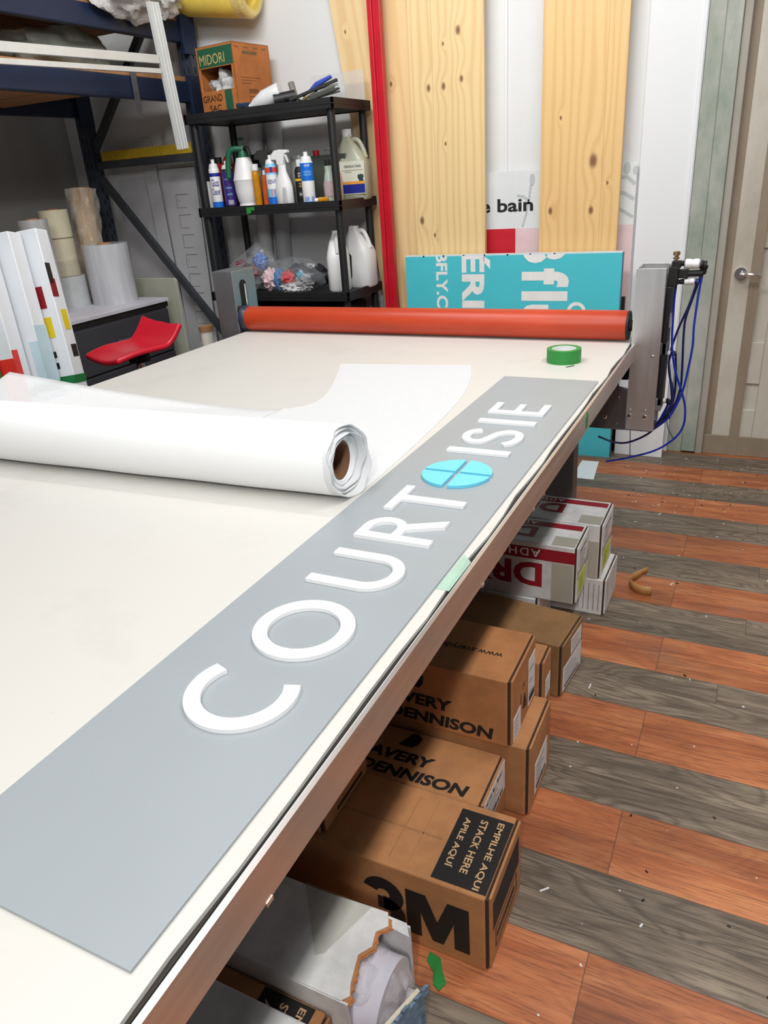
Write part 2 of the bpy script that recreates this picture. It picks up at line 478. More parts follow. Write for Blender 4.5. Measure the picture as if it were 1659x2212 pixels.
# white wall panel seam and corner trims
struct(MB().box(-1.318, -1.302, 4.242, 4.25, 0, 3.4).build('trim_1', M_panelw, bevel=0.002))
M_post = stained('dirty_grey_steel', (174, 176, 168), (128, 144, 128), 0.55, 4.5, 0.42, 0.64, 0.9, (1, 1, 0.45), 0.1)
M_post2 = stained('worn_grey_paint', (164, 160, 150), (132, 122, 108), 0.55, 3.5, 0.45, 0.75, 0.7, (1, 1, 0.3))
M_door = stained('grubby_door_paint', (196, 191, 180), (154, 142, 124), 0.5, 2.2, 0.42, 0.72, 0.85, (1, 1, 0.5))
M_doorb = stained('brown_strip_and_shade', (146, 132, 114), (108, 92, 76), 0.6, 4, 0.4, 0.8, 0.6, (1, 1, 0.4))
struct(MB().box(-0.36, -0.285, 4.235, 4.35, 0, 3.4).box(-0.285, -0.215, 4.22, 4.35, 0.012, 3.4).build('trim_2', M_post, bevel=0.004))
struct(MB().box(-0.215, -0.178, 4.235, 4.35, 0, 3.4).build('trim_3', M_post2, bevel=0.004))
struct(MB().box(-0.178, -0.14, 4.27, 4.35, 0, 3.4).build('trim_4', M_doorb))  # recess beside the door, its shadow put into the brown colour
struct(MB().box(0.9, 2.6, 4.25, 4.35, 0, 3.4).build('wall_right', M_wall))
dr = tag(thing('door_1', 'grubby white panelled door with lever handle', 'door', (0.38, 4.3, 0)), kind='structure')
d = MB()
d.box(-0.14, 0.9, 4.275, 4.32, 0.008, 3.0)
d.box(-0.14, -0.045, 4.258, 4.275, 0.008, 3.0)
d.box(0.06, 0.16, 4.258, 4.275, 0.008, 3.0); d.box(0.5, 0.6, 4.258, 4.275, 0.008, 3.0)
for z0, z1 in ((0.1, 0.26), (0.40, 0.62), (1.08, 1.22), (1.88, 2.02), (2.6, 3.0)):
    d.box(-0.045, 0.06, 4.262, 4.275, z0, z1); d.box(0.16, 0.5, 4.262, 4.275, z0, z1)
d.build('door_leaf', M_door, dr, bevel=0.004)
MB().box(-0.05, -0.004, 4.248, 4.26, 0.0, 3.0).build('edge_strip', M_doorb, dr, bevel=0.002)
MB().box(-0.178, 0.9, 4.25, 4.262, 0.0, 0.11).build('kick_strip', M_doorb, dr, bevel=0.003)
h = MB(); h.cyl((-0.095, 4.258, 0.965), (-0.095, 4.235, 0.965), 0.028); h.cyl((-0.095, 4.235, 0.965), (-0.095, 4.2, 0.965), 0.009)
h.tube([(-0.095, 4.2, 0.965), (-0.07, 4.195, 0.966), (-0.03, 4.197, 0.963), (0.0, 4.2, 0.952)], 0.008)
h.build('handle', M_chrome, dr)

# ================================================================== WORK TABLE
tb = thing('work_table', 'long flatbed work table with off-white top mat and aluminium side rail', 'table', (-1.29, 1.2, 0))
k = NT('table_mat'); nn = k.noise(k.coords(), 2.3, 6, 0.7); n3 = k.noise(k.coords((1, 1, 1)), 14, 3, 0.6, 2.0)
c0 = k.mix(k.ramp(nn, [(0.55, (0, 0, 0, 1)), (0.85, (0.6, 0.6, 0.6, 1))]), lin((212, 210, 205)), lin((190, 186, 179)))
c0 = k.mix(k.ramp(n3, [(0.70, (0, 0, 0, 1)), (0.76, (0.35, 0.35, 0.35, 1))]), c0, lin((190, 188, 182)))
k.link(c0, k.b.inputs['Base Color']); k.b.inputs['Roughness'].default_value = 0.42
M_mat = k.m
edge = [(-0.4065 + 0.0025 * math.sin(i * 1.7) + 0.0015 * math.sin(i * 4.1), -0.7 + i * 0.1) for i in range(38)]
MB().prism([(-2.165, -0.7), *edge, (-2.165, 3.0)], 0.894, 0.900).build('tabletop', M_mat, tb)
MB().box(-2.165, -0.404, -0.7, 3.0, 0.862, 0.8935).build('top_core', mat('dark_edge', (52, 46, 42), 0.7), tb)
MB().box(-0.4005, -0.3965, -0.7, 2.98, 0.880, 0.8970).build('acrylic_strip', mat('acrylic_edge', (205, 214, 214), 0.15), tb, bevel=0.001)
rl = MB(); rl.prism([(-0.397, 0.900), (-0.390, 0.900), (-0.390, 0.838), (-0.410, 0.838), (-0.410, 0.842), (-0.3945, 0.842), (-0.3945, 0.896), (-0.397, 0.896)], -0.7, 2.98, M=Matrix(((1, 0, 0, 0), (0, 0, 1, 0), (0, 1, 0, 0), (0, 0, 0, 1))))
for y in (0.415, 1.12, 1.47):
    rl.box(-0.394, -0.389, y, y + 0.012, 0.833, 0.839)
rl.build('side_rail', M_aluY, tb)
MB().prism([(-2.178, 0.896), (-2.166, 0.896), (-2.166, 0.84), (-2.178, 0.84)], -0.7, 2.98, M=Matrix(((1, 0, 0, 0), (0, 0, 1, 0), (0, 1, 0, 0), (0, 0, 0, 1)))).build('side_rail', M_aluY, tb)
M_frame = mat('grey_frame_paint', (96, 92, 94), 0.5, var=0.1)
fr = MB()
for x in (-0.62, -2.0): fr.box(x - 0.03, x + 0.03, -0.6, 2.9, 0.79, 0.86)
for y in (-0.5, 1.2, 2.76): fr.box(-2.05, -0.57, y - 0.03, y + 0.03, 0.78, 0.86)
fr.build('underframe', M_frame, tb, bevel=0.004)
M_leg = mat('grey_leg_paint', (118, 112, 112), 0.5, var=0.08)
for (x, y) in ((-0.62, 2.76), (-2.0, 2.76), (-0.85, -0.4), (-2.0, -0.4), (-2.0, 1.2)):
    lg = MB(); lg.box(x - 0.055, x + 0.055, y - 0.04, y + 0.04, 0.012, 0.79); lg.box(x - 0.062, x + 0.062, y - 0.05, y + 0.05, 0, 0.012)
    lg.build('leg', M_leg, tb, bevel=0.004)

# ================================================================== ROLLER GANTRY
gn = thing('roller_gantry', 'orange rubber roller between two metal posts across the far end of the table', 'laminating roller', (-1.29, 2.92, 0.9))
k = NT('orange_rubber'); nn = k.noise(k.coords((1, 14, 14)), 2.0, 5, 0.7); n2 = k.noise(k.coords(), 3.0, 4)
k.link(k.ramp(k.math('ADD', k.math('MULTIPLY', nn, 0.5), k.math('MULTIPLY', n2, 0.5)), [(0.3, lin((172, 52, 24))), (0.7, lin((198, 70, 34)))]), k.b.inputs['Base Color'])
k.b.inputs['Roughness'].default_value = 0.42
MX = Matrix(((0, 0, 1, 0), (0, 1, 0, 0), (-1, 0, 0, 0), (0, 0, 0, 1)))   # local z -> world x
def axX(x, y, z): return Matrix.Translation((x, y, z)) @ MX
MB(axX(-2.15, 2.925, 0.9575)).lathe([(0.0535, 0), (0.055, 0.003), (0.055, 1.718), (0.0535, 1.721)], seg=48).build('roller', k.m, gn)
MB(axX(-0.429, 2.925, 0.9575)).lathe([(0.053, 0), (0.053, 0.008), (0.02, 0.008), (0.02, 0.03)], seg=32).build('end_cap', M_blackr, gn)
e = MB(axX(-2.18, 2.925, 0.9575)); e.lathe([(0.02, -0.015), (0.02, 0), (0.058, 0.0), (0.058, 0.018), (0.05, 0.03)], seg=32)
e.build('end_cap', mat('blue_black_plastic', (34, 44, 66), 0.4), gn)
MB().cyl((-0.43, 2.925, 0.9575), (-0.40, 2.925, 0.9575), 0.012).build('axle', M_chrome, gn)
# right post: open aluminium tube
p = MB(); x0, x1, y0, y1, z0, z1, t = -0.402, -0.300, 2.855, 3.01, 0.575, 1.17, 0.005
p.box(x0, x1, y0, y0 + t, z0, z1); p.box(x0, x0 + t, y0 + t, y1, z0, z1); p.box(x0 + t, x1 - t, y1 - t, y1, z0, z1)
p.box(x1 - t, x1, y0 + t, y0 + 0.02, z0, z1); p.box(x1 - t, x1, y1 - 0.03, y1, z0, z1)
p.build('right_post', M_aluZ, gn, bevel=0.001)
MB().box(x0 + 0.006, x1 - 0.02, y0 + 0.03, y1 - 0.01, z0, z1 - 0.02).build('post_core', mat('dark_bracket', (70, 72, 76), 0.5, 0.5), gn)
MB().box(-0.385, -0.36, 2.875, 2.9, 1.15, 1.164).build('inner_clip', M_alu, gn)
pl = MB(); FX = Matrix(((1, 0, 0, 0), (0, 0, 1, 0), (0, 1, 0, 0), (0, 0, 0, 1)))
pl.prism([(-0.60, 0.575), (-0.403, 0.575), (-0.403, 0.735), (-0.46, 0.745), (-0.60, 0.745)], 2.852, 2.862, M=FX)
pl.box(-0.60, -0.30, 2.852, 3.0, 0.571, 0.576)
pl.build('bracket_plate', M_steel, gn, bevel=0.001)
MB().box(-2.25, -0.41, 2.9, 2.98, 0.755, 0.815).build('crossbar', M_blackr, gn, bevel=0.003)
for bx, bz, r in ((-0.481, 0.619, 0.009), (-0.389, 0.627, 0.009), (-0.333, 0.626, 0.009), (-0.389, 0.652, 0.004), (-0.333, 0.653, 0.004), (-0.322, 0.86, 0.0045), (-0.432, 0.699, 0.0035), (-0.434, 0.595, 0.0035)):
    MB().lathe([(r, 0), (r, 0.003), (r * 0.6, 0.004), (r * 0.55, 0.0025), (0, 0.0025)], Matrix.Translation((bx, 2.855, bz)) @ Matrix.Rotation(math.radians(90), 4, 'X'), 14).build('bolt', M_chrome, gn)
# left post
lp = MB(); lp.box(-2.305, -2.19, 2.885, 3.06, 0.60, 1.175)
lp.build('left_post', M_galv, gn, bevel=0.004)
FYZ = Matrix(((0, 0, 1, 0), (1, 0, 0, 0), (0, 1, 0, 0), (0, 0, 0, 1)))    # (a,b,c)->(c,a,b)
def stadium(cy, z0, z1, r, n=10):
    return arc(cy, z1 - r, r, 0, 180, n) + arc(cy, z0 + r, r, 180, 360, n)
MB().prism(stadium(2.955, 0.93, 1.13, 0.026), -2.191, -2.1885, M=FYZ).build('slot', M_dark, gn)
sl = MB(); sl.cyl((-2.186, 2.965, 0.95), (-2.186, 2.965, 1.11), 0.006); sl.cyl((-2.186, 2.945, 0.95), (-2.186, 2.945, 1.0), 0.009)
sl.build('guide_rod', M_chrome, gn)
# cylinder and pneumatics beside the right post
MB().box(-0.299, -0.282, 2.90, 2.995, 0.66, 1.10).build('air_cylinder', M_black, gn, bevel=0.003)
MB().box(-0.286, -0.280, 2.93, 2.97, 0.95, 1.0).build('cylinder_sticker', mat('silver_sticker', (190, 190, 180), 0.4), gn)
v = MB(); v.box(-0.30, -0.268, 2.92, 2.965, 1.10, 1.165); v.box(-0.292, -0.262, 2.925, 2.955, 1.16, 1.185); v.box(-0.268, -0.235, 2.93, 2.955, 1.125, 1.155); v.cyl((-0.24, 2.942, 1.14), (-0.185, 2.942, 1.142), 0.011)
v.build('valve_block', M_blackr, gn, bevel=0.002)
v = MB(); v.lathe([(0.006, 0), (0.006, 0.008), (0.011, 0.008), (0.011, 0.014), (0.007, 0.015), (0.007, 0.02), (0.012, 0.021), (0.012, 0.032), (0.009, 0.034)], Matrix.Translation((-0.28, 2.94, 1.183)), 16)
v.build('brass_valve', mat('brass', (176, 150, 110), 0.3, 0.9), gn)
def fitting(a, b, r, m, name='fitting'):
    A = Vector(a); B = Vector(b); L = (B - A).length
    d_ = (B - A).normalized(); x_ = d_.orthogonal().normalized(); y_ = d_.cross(x_)
    M_ = Matrix(((x_.x, y_.x, d_.x, A.x), (x_.y, y_.y, d_.y, A.y), (x_.z, y_.z, d_.z, A.z), (0, 0, 0, 1)))
    MB().lathe([(r * .7, 0), (r, L * .08), (r, L * .38), (r * .82, L * .5), (r, L * .62), (r, L * .92), (r * .7, L)], M_, 16).build(name, m, gn)
fitting((-0.250, 2.94, 1.174), (-0.199, 2.94, 1.174), 0.017, M_pvc)
fitting((-0.262, 2.94, 1.176), (-0.248, 2.94, 1.175), 0.010, M_blackr)
fitting((-0.199, 2.94, 1.172), (-0.178, 2.94, 1.168), 0.015, M_blackr)
fitting((-0.183, 2.942, 1.17), (-0.19, 2.95, 1.138), 0.012, M_blackr)
fitting((-0.247, 2.945, 1.113), (-0.211, 2.945, 1.114), 0.013, M_pvc)
fitting((-0.28, 2.945, 1.110), (-0.246, 2.945, 1.113), 0.009, M_blackr)
fitting((-0.211, 2.945, 1.114), (-0.199, 2.945, 1.110), 0.010, mat('blue_collar', (26, 36, 120), 0.4))
fitting((-0.297, 2.96, 0.85), (-0.268, 2.96, 0.85), 0.010, M_pvc)
fitting((-0.27, 2.965, 0.852), (-0.255, 2.965, 0.846), 0.010, M_blackr)
fitting((-0.302, 2.96, 0.665), (-0.272, 2.96, 0.666), 0.010, M_pvc)
fitting((-0.274, 2.965, 0.668), (-0.256, 2.965, 0.655), 0.010, M_blackr)
MB().box(-0.305, -0.28, 2.90, 2.99, 0.855, 0.90).build('cylinder_bracket', mat('grey_cast', (112, 116, 120), 0.4, 0.6), gn, bevel=0.003)
MB().box(-0.305, -0.283, 2.90, 2.99, 0.64, 0.69).build('cylinder_bracket', mat('grey_cast2', (150, 152, 154), 0.4, 0.6), gn, bevel=0.003)
M_hose = mat('blue_hose', (22, 50, 168), 0.25, var=0.1); M_hosed = mat('navy_hose', (18, 26, 92), 0.3)
HS = [([(-.274, 1.100), (-.276, 1.047), (-.275, 1.001), (-.271, .907), (-.263, .849), (-.245, .777), (-.217, .703), (-.2, .639), (-.2, .571), (-.228, .516), (-.295, .462), (-.397, .422), (-.482, .396)], 2.955, 0),
      ([(-.189, 1.137), (-.195, 1.065), (-.199, .956), (-.196, .885), (-.203, .793), (-.214, .714), (-.239, .636), (-.263, .593), (-.303, .553)], 2.945, 0),
      ([(-.195, 1.128), (-.218, 1.038), (-.232, .974), (-.232, .908), (-.225, .787), (-.225, .713), (-.248, .63), (-.308, .552)], 2.965, 1),
      ([(-.207, 1.101), (-.225, 1.025), (-.253, .941), (-.271, .868), (-.275, .81), (-.268, .761), (-.253, .711), (-.252, .65), (-.273, .602), (-.303, .558)], 2.975, 1),
      ([(-.266, .859), (-.274, .82), (-.267, .771), (-.255, .711), (-.254, .65), (-.303, .558), (-.344, .517), (-.406, .484), (-.461, .482), (-.519, .502)], 2.95, 1),
      ([(-.256, .846), (-.246, .737), (-.248, .661), (-.26, .609), (-.298, .558), (-.369, .536), (-.474, .53)], 2.985, 1),
      ([(-.26, .665), (-.275, .618), (-.308, .552), (-.36, .53)], 2.98, 0)]
for pts, y, dk in HS:
    MB().tube([(a, y + 0.006 * math.sin(i), b) for i, (a, b) in enumerate(pts)], 0.0042, 8, sub=5).build('hose', [M_hose, M_hosed][dk], gn)
z = MB(); z.lathe([(0.012, -0.006), (0.012, 0.006)], frame((-0.262, 2.965, 0.60), (1, 0, 0), (0, 1, 0)), 12); z.tube([(-.265, 2.965, .60), (-.255, 2.962, .555), (-.23, 2.96, .511)], 0.0015, 6)
z.build('cable_tie', M_blackr, gn)
z = MB(); z.box(-0.408, -0.386, 2.94, 2.97, 0.545, 0.571); z.cyl((-0.396, 2.955, 0.545), (-0.389, 2.955, 0.425), 0.0018, 6)
z.build('cable_anchor', M_steel, gn)

# ================================================================== SIGN PANEL WITH LETTERS
sg = thing('sign_panel', 'long grey sign panel with raised white letters and cyan disc lying on the table', 'sign', (-0.575, 1.3, 0.9))
MB().prism([(-0.720, 2.322), (-0.416, 2.318), (-0.429, 0.272), (-0.727, 0.272)], 0.9005, 0.9045).build('panel', [M_sign], sg, bevel=0.0006)
# local letter frame: u along +Y, v = -X (up), baseline at X = -0.482
LF = Matrix(((0, -1.0080, 0, -0.482 * 1.0080), (1.0080, 0, 0, 0), (0, 0, 1, 0), (0, 0, 0, 1)))
LZ0, LZ1 = 0.9046, 0.9120; H_ = 0.155; SW = 0.0215
def letter(fn):
    m = MB(LF); fn(m); m.build('letter', M_letter, sg, bevel=0 if fn is L_R else 0.0006)
def L_C(m):
    m.strip(arc(0.628, H_ / 2, H_ / 2 + 0.0015, 62, 298, 48), arc(0.628, H_ / 2, H_ / 2 - SW, 58, 302, 48), LZ0, LZ1)
def L_O(m):
    m.strip(arc(0.788, H_ / 2, H_ / 2 + 0.0015, 0, 354, 59), arc(0.788, H_ / 2, H_ / 2 - SW, 0, 354, 59), LZ0, LZ1, closed=True)
def L_U(m):
    a, b_, r = 0.919, 1.0405, 0.06075
    out = [(a, H_), *arc(a + r, r, r, 180, 360, 24), (b_, H_)]
    inn = [(a + SW, H_), *arc(a + r, r, r - SW, 180, 360, 24), (b_ - SW, H_)]
    m.strip(out, inn, LZ0, LZ1)
def L_R(m):
    x = 1.097; s_ = 0.0215
    m.box(x, x + s_, 0, H_, LZ0, LZ1)
    top, r = H_, 0.044
    cy = top - r
    out = [(x + s_, top), (x + 0.046, top), *arc(x + 0.046, cy, r, 90, -90, 20)[1:], (x + s_, top - 2 * r)]
    inn = [(x + s_, top - 0.019), (x + 0.046, top - 0.019), *arc(x + 0.046, cy, r - 0.019, 90, -90, 20)[1:], (x + s_, top - 2 * r + 0.019)]
    m.strip(out, inn, LZ0, LZ1)
    m.prism([(x + 0.046, top - 2 * r + 0.004), (x + 0.070, top - 2 * r + 0.008), (x + 0.107, 0), (x + 0.081, 0)], LZ0, LZ1 - 0.0001)
def L_T(m):
    m.prism([(1.229, H_), (1.349, H_), (1.349, H_ - 0.0195), (1.30, H_ - 0.0195), (1.30, 0), (1.277, 0), (1.277, H_ - 0.0195), (1.229, H_ - 0.0195)], LZ0, LZ1)
def L_S(m):
    # stroked spline
    P = [(0.060, 0.137), (0.080, 0.137)]
    cx = 1.702
    ctr = [(cx + 0.043, 0.118), (cx + 0.030, 0.138), (cx + 0.004, 0.1445), (cx - 0.026, 0.137), (cx - 0.041, 0.116), (cx - 0.034, 0.094), (cx - 0.006, 0.081), (cx + 0.026, 0.069), (cx + 0.046, 0.045), (cx + 0.036, 0.021), (cx + 0.006, 0.0105), (cx - 0.028, 0.017), (cx - 0.047, 0.036)]
    C = [Vector((a, b_, 0)) for a, b_ in ctr]; Q = []
    for i in range(len(C) - 1):
        p0 = C[max(i - 1, 0)]; p1 = C[i]; p2 = C[i + 1]; p3 = C[min(i + 2, len(C) - 1)]
        for q in range(6):
            t_ = q / 6
            Q.append(0.5 * ((2 * p1) + (p2 - p0) * t_ + (2 * p0 - 5 * p1 + 4 * p2 - p3) * t_ * t_ + (3 * p1 - p0 - 3 * p2 + p3) * t_ ** 3))
    Q.append(C[-1]); L = []; R_ = []
    for i, q in enumerate(Q):
        d_ = (Q[min(i + 1, len(Q) - 1)] - Q[max(i - 1, 0)]).normalized(); n_ = Vector((-d_.y, d_.x, 0)) * 0.0105
        L.append((q + n_)[:2]); R_.append((q - n_)[:2])
    m.strip(L, R_, LZ0, LZ1)
def L_I(x): return lambda m: m.box(x, x + 0.0245, 0, H_, LZ0, LZ1)
def L_E(m):
    x = 1.900
    m.prism([(x, 0), (x + 0.095, 0), (x + 0.095, 0.019), (x + 0.0225, 0.019), (x + 0.0225, 0.0685), (x + 0.086, 0.0685), (x + 0.086, 0.0865), (x + 0.0225, 0.0865), (x + 0.0225, H_ - 0.019), (x + 0.093, H_ - 0.019), (x + 0.093, H_), (x, H_)], LZ0, LZ1)
for fn in (L_C, L_O, L_U, L_R, L_T, L_I(1.582), L_S, L_I(1.815), L_E): letter(fn)
for a0 in (0, 90, 180, 270):
    g_ = 0.0055
    cx, cy = 1.449, H_ / 2
    dx, dy = [(1, 1), (-1, 1), (-1, -1), (1, -1)][a0 // 90]
    R0 = 0.079; a_ = math.degrees(math.asin(g_ / R0))
    pts = [(cx + dx * g_, cy + dy * g_)] + [(cx + R0 * math.cos(math.radians(q)), cy + R0 * math.sin(math.radians(q))) for q in [a0 + a_ + (90 - 2 * a_) * i / 16 for i in range(17)]]
    tag(MB(LF).prism(pts, LZ0, LZ1).build('disc_quarter', M_blue_ac, sg, bevel=0.0006), 'cyan quarter of the split disc')

# ================================================================== PAPER ROLL
pr_ = thing('paper_roll', 'thick white roll of transfer paper partly unrolled across the table', 'paper roll', (-1.4, 1.28, 0.9))
M_paper = mat('white_paper', (246, 247, 248), 0.75, var=0.008, scale=6)
M_tail = mat('thin_white_paper', (240, 242, 245), 0.8, var=0.02, scale=60, bump=0.1, alpha=0.55)
ax0 = Vector((-2.35, 1.2275, 0.9795)); ax1 = Vector((-0.765, 1.299, 0.9795)); r0 = 0.0785
axd = (ax1 - ax0).normalized(); Lr = (ax1 - ax0).length
RM = frame(ax0, (0, 0, 1), axd.cross(Vector((0, 0, 1)))); RM = Matrix(((RM[0][0], RM[0][1], axd.x, ax0.x), (RM[1][0], RM[1][1], axd.y, ax0.y), (RM[2][0], RM[2][1], axd.z, ax0.z), (0, 0, 0, 1)))
m = MB(RM); prof = [(0.0425, 0.0), (r0, 0.0)] + [(r0 + 0.0006 * math.sin(i * 1.3), Lr * i / 24) for i in range(1, 24)] + [(r0 - 0.0005, Lr - 0.006), (r0 - 0.004, Lr), (0.0455, Lr), (0.0425, Lr - 0.004)]
m.lathe(prof, seg=64, close=True); m.build('roll', M_paper, pr_)
tag(MB(RM).lathe([(0.0425, 0.0), (0.0425, Lr - 0.002), (0.0385, Lr - 0.002), (0.0385, 0.0)], seg=48, close=True).build('cardboard_core', mat('brown_core', (122, 88, 62), 0.7), pr_), 'brown cardboard core')
for i, (ra, ext) in enumerate(((0.052, 0.012), (0.061, 0.026), (0.070, 0.018), (0.0775, 0.034))):
    mm = MB(RM); n_ = 48; vv = []; ff = []
    for j in range(n_):
        a_ = 2 * math.pi * j / n_; e_ = ext * (0.55 + 0.45 * math.sin(a_ * 1.0 + 2.4 + i * .5) + 0.10 * math.sin(a_ * 7 + i))
        for q, (rr, zz) in enumerate(((ra, Lr - 0.02), (ra + 0.001, Lr + max(0.001, e_)), (ra - 0.001, Lr + max(0.001, e_) - 0.0005), (ra - 0.0022, Lr - 0.02))):
            vv.append((rr * math.cos(a_), rr * math.sin(a_), zz))
    for j in range(n_):
        l_ = (j + 1) % n_
        for q in range(3): ff.append((4 * j + q, 4 * l_ + q, 4 * l_ + q + 1, 4 * j + q + 1))
    mm.add(vv, ff, 0, True); mm.build('loose_layer', mat('translucent_paper', (240, 242, 244), 0.6, alpha=0.8, var=0.01), pr_)
E_ = [(-2.09, 1.55, 1.048), (-1.99, 1.625, 1.008), (-1.87, 1.68, .974), (-1.72, 1.735, .942), (-1.52, 1.78, .914), (-1.36, 1.80, .9035), (-1.27, 1.825, .902), (-1.215, 1.875, .902), (-1.205, 1.95, .902), (-1.235, 2.06, .902), (-1.29, 2.20, .902), (-1.375, 2.39, .902), (-1.12, 2.42, .902), (-.882, 2.45, .902), (-.835, 2.32, .902), (-.80, 2.19, .902), (-.77, 2.02, .902), (-.755, 1.84, .902), (-.742, 1.62, .902), (-.735, 1.42, .902)]
R_ = [(-2.04, 1.25, 0.905), (-1.97, 1.26, .905), (-1.88, 1.265, .905), (-1.74, 1.27, .905), (-1.58, 1.28, .904), (-1.42, 1.29, .902), (-1.33, 1.29, .902), (-1.27, 1.3, .902), (-1.2, 1.3, .902), (-1.15, 1.3, .902), (-1.1, 1.3, .902), (-1.04, 1.31, .902), (-.95, 1.31, .902), (-.86, 1.31, .902), (-.83, 1.31, .902), (-.80, 1.31, .902), (-.785, 1.31, .902), (-.77, 1.31, .902), (-.75, 1.31, .902), (-.735, 1.31, .902)]
def cat(P, t_):
    n_ = len(P) - 1; x_ = min(t_ * n_, n_ - 1e-6); i = int(x_); t2 = x_ - i
    g = lambda j: Vector(P[max(0, min(n_, j))])
    p0, p1, p2, p3 = g(i - 1), g(i), g(i + 1), g(i + 2)
    return 0.5 * ((2 * p1) + (p2 - p0) * t2 + (2 * p0 - 5 * p1 + 4 * p2 - p3) * t2 * t2 + (3 * p1 - p0 - 3 * p2 + p3) * t2 ** 3)
E1, R1 = E_[:7], R_[:7]
def tail(u, v_):
    a_ = cat(R1, u); b_ = cat(E1, u); q = a_.lerp(b_, v_)
    lift = max(0, b_.z - 0.902)
    q.z = max(0.9012, a_.z + (b_.z - a_.z) * (v_ ** 1.3) + lift * 0.25 * math.sin(v_ * math.pi))
    return q
MB().grid(tail, 48, 14).build('unrolled_sheet', M_tail, pr_, solid=0.0008)
flat = []
for q in range(11): flat.append(tuple(cat(E_[6:12], q / 10))[:2])
flat += [p[:2] for p in E_[12:14]] + [tuple(cat(E_[13:], q / 12))[:2] for q in range(1, 13)] + [(-0.735, 1.30), (-1.35, 1.285)]
MB().prism(flat, 0.9006, 0.9014).build('unrolled_sheet', M_tail, pr_)

# ================================================================== GREEN TAPE
tp = thing('tape_roll', 'roll of green masking tape lying flat near the roller', 'tape', (-0.583, 2.575, 0.9))
M_green = mat('green_tape', (44, 140, 62), 0.5, var=0.05, scale=20)
TM = Matrix.Translation((-0.583, 2.568, 0.9))
MB(TM).lathe([(0.041, 0.0), (0.0585, 0.0), (0.0585, 0.046), (0.041, 0.046)], seg=48, close=True).lathe([(0.041, 0.046), (0.041, 0.0)], seg=48, close=True).build('tape', M_green, tp)
tag(MB(TM).lathe([(0.0408, 0.0455), (0.0408, 0.0003), (0.0385, 0.0003), (0.0385, 0.0455), (0.0408, 0.0455)], seg=48, close=True).build('core', M_pvc, tp), 'white inner core')
def scrap(name, label, cat_, poly, z0, z1, m_, M=None, g=None):
    return tag(MB(M).prism(poly, z0, z1).build(name, m_), label, cat_, g)
scrap('tape_scrap', 'small torn green tape piece stuck on the aluminium table rail', 'tape scrap', [(2.02, 0.848), (2.035, 0.85), (2.04, 0.885), (2.028, 0.896), (2.014, 0.88)], -0.3895, -0.3885, M_green, FYZ)
M_mint = mat('clear_green_tape', (196, 230, 212), 0.3, alpha=0.5)
scrap('tape_patch', 'pale green clear tape patch on the table edge beside the sign', 'tape scrap', [(-0.424, 0.985), (-0.4, 0.985), (-0.399, 1.09), (-0.42, 1.115)], 0.9003, 0.9008, M_mint)

# ================================================================== CARTONS UNDER THE TABLE
CG = 'cartons stored under the work table'
M_flute = mat('corrugated_edge', (58, 40, 28), 0.9, var=0.5, scale=250)
def carton(label, x1, y0, y1, z0, z1, L=1.4, m_=None, rz=0.0, flap=True, tape=True, side=0.004):
    """long roll carton lying along x with its flap end at x1"""
    m_ = m_ or M_card
    r_ = thing('carton', label, 'box', (x1 - L / 2, (y0 + y1) / 2, z0), CG, (0, 0, rz))
    # pivot keeps the end corner in place
    off = Matrix.Translation((x1, y0, 0)) @ Matrix.Rotation(math.radians(rz), 4, 'Z') @ Matrix.Translation((-x1, -y0, 0))
    W = off @ Matrix.Translation((x1 - L / 2, (y0 + y1) / 2, z0))
    r_.matrix_world = W; WM[r_.name] = W.copy()
    b_ = MB(off); n_ = 10
    b_.box(x1 - L, x1 - 0.010, y0, y1, z0, z1)
    b_.build('body', m_, r_, bevel=0.005, seg=3)
    if flap:
        MB(off).box(x1 - 0.012, x1 - 0.005, y0 + 0.003, y1 - 0.006, z0 + 0.006, z1 - 0.004).build('flute_edge', M_flute, r_)
        f_ = MB(off); h_ = (z1 - z0)
        f_.box(x1 - 0.007, x1, y0 + 0.010, y1 - 0.003, z0 + 0.003, z1 - 0.004)
        f_.build('end_flap', m_, r_, bevel=0.002)
    r_['_off'] = 0; del r_['_off']
    return r_, off
def endlabel(r_, off, x, y0, y1, z0, z1, lines=4, hdr=None, m_=None, bar=False):
    q = MB(off); q.box(x, x + 0.0008, y0, y1, z0, z1)
    lb = q.build('shipping_label', m_ or M_label, r_)
    t_ = MB(off); w_ = y1 - y0; h_ = z1 - z0
    zt = z1 - h_ * 0.1
    if hdr:
        t_.text(hdr, (x + 0.0013, y0 + w_ * 0.08, zt - h_ * 0.15), YA, ZA, w_ * 0.8, h_ * 0.13, bold=0.02); zt -= h_ * 0.22
    for i in range(lines):
        f_ = 0.5 + 0.4 * random.random(); zz = zt - (zt - z0) * (i + 0.6) / (lines + 0.6)
        t_.box(x + 0.0010, x + 0.0013, y0 + w_ * 0.08, y0 + w_ * (0.08 + 0.84 * f_), zz, zz + h_ * 0.018)
    if bar:
        xx = y0 + w_ * 0.1
        while xx < y1 - w_ * 0.12:
            bw = w_ * random.choice((0.012, 0.02, 0.03)); t_.box(x + 0.0010, x + 0.0013, xx, xx + bw, z0 + h_ * 0.06, z0 + h_ * 0.2); xx += bw * 2.1
    t_.build('label_print', M_ink, lb)
def ink(r_, name, fn, m_=None, off=None):
    t_ = MB(off); fn(t_); return t_.build(name, m_ or M_ink, r_)

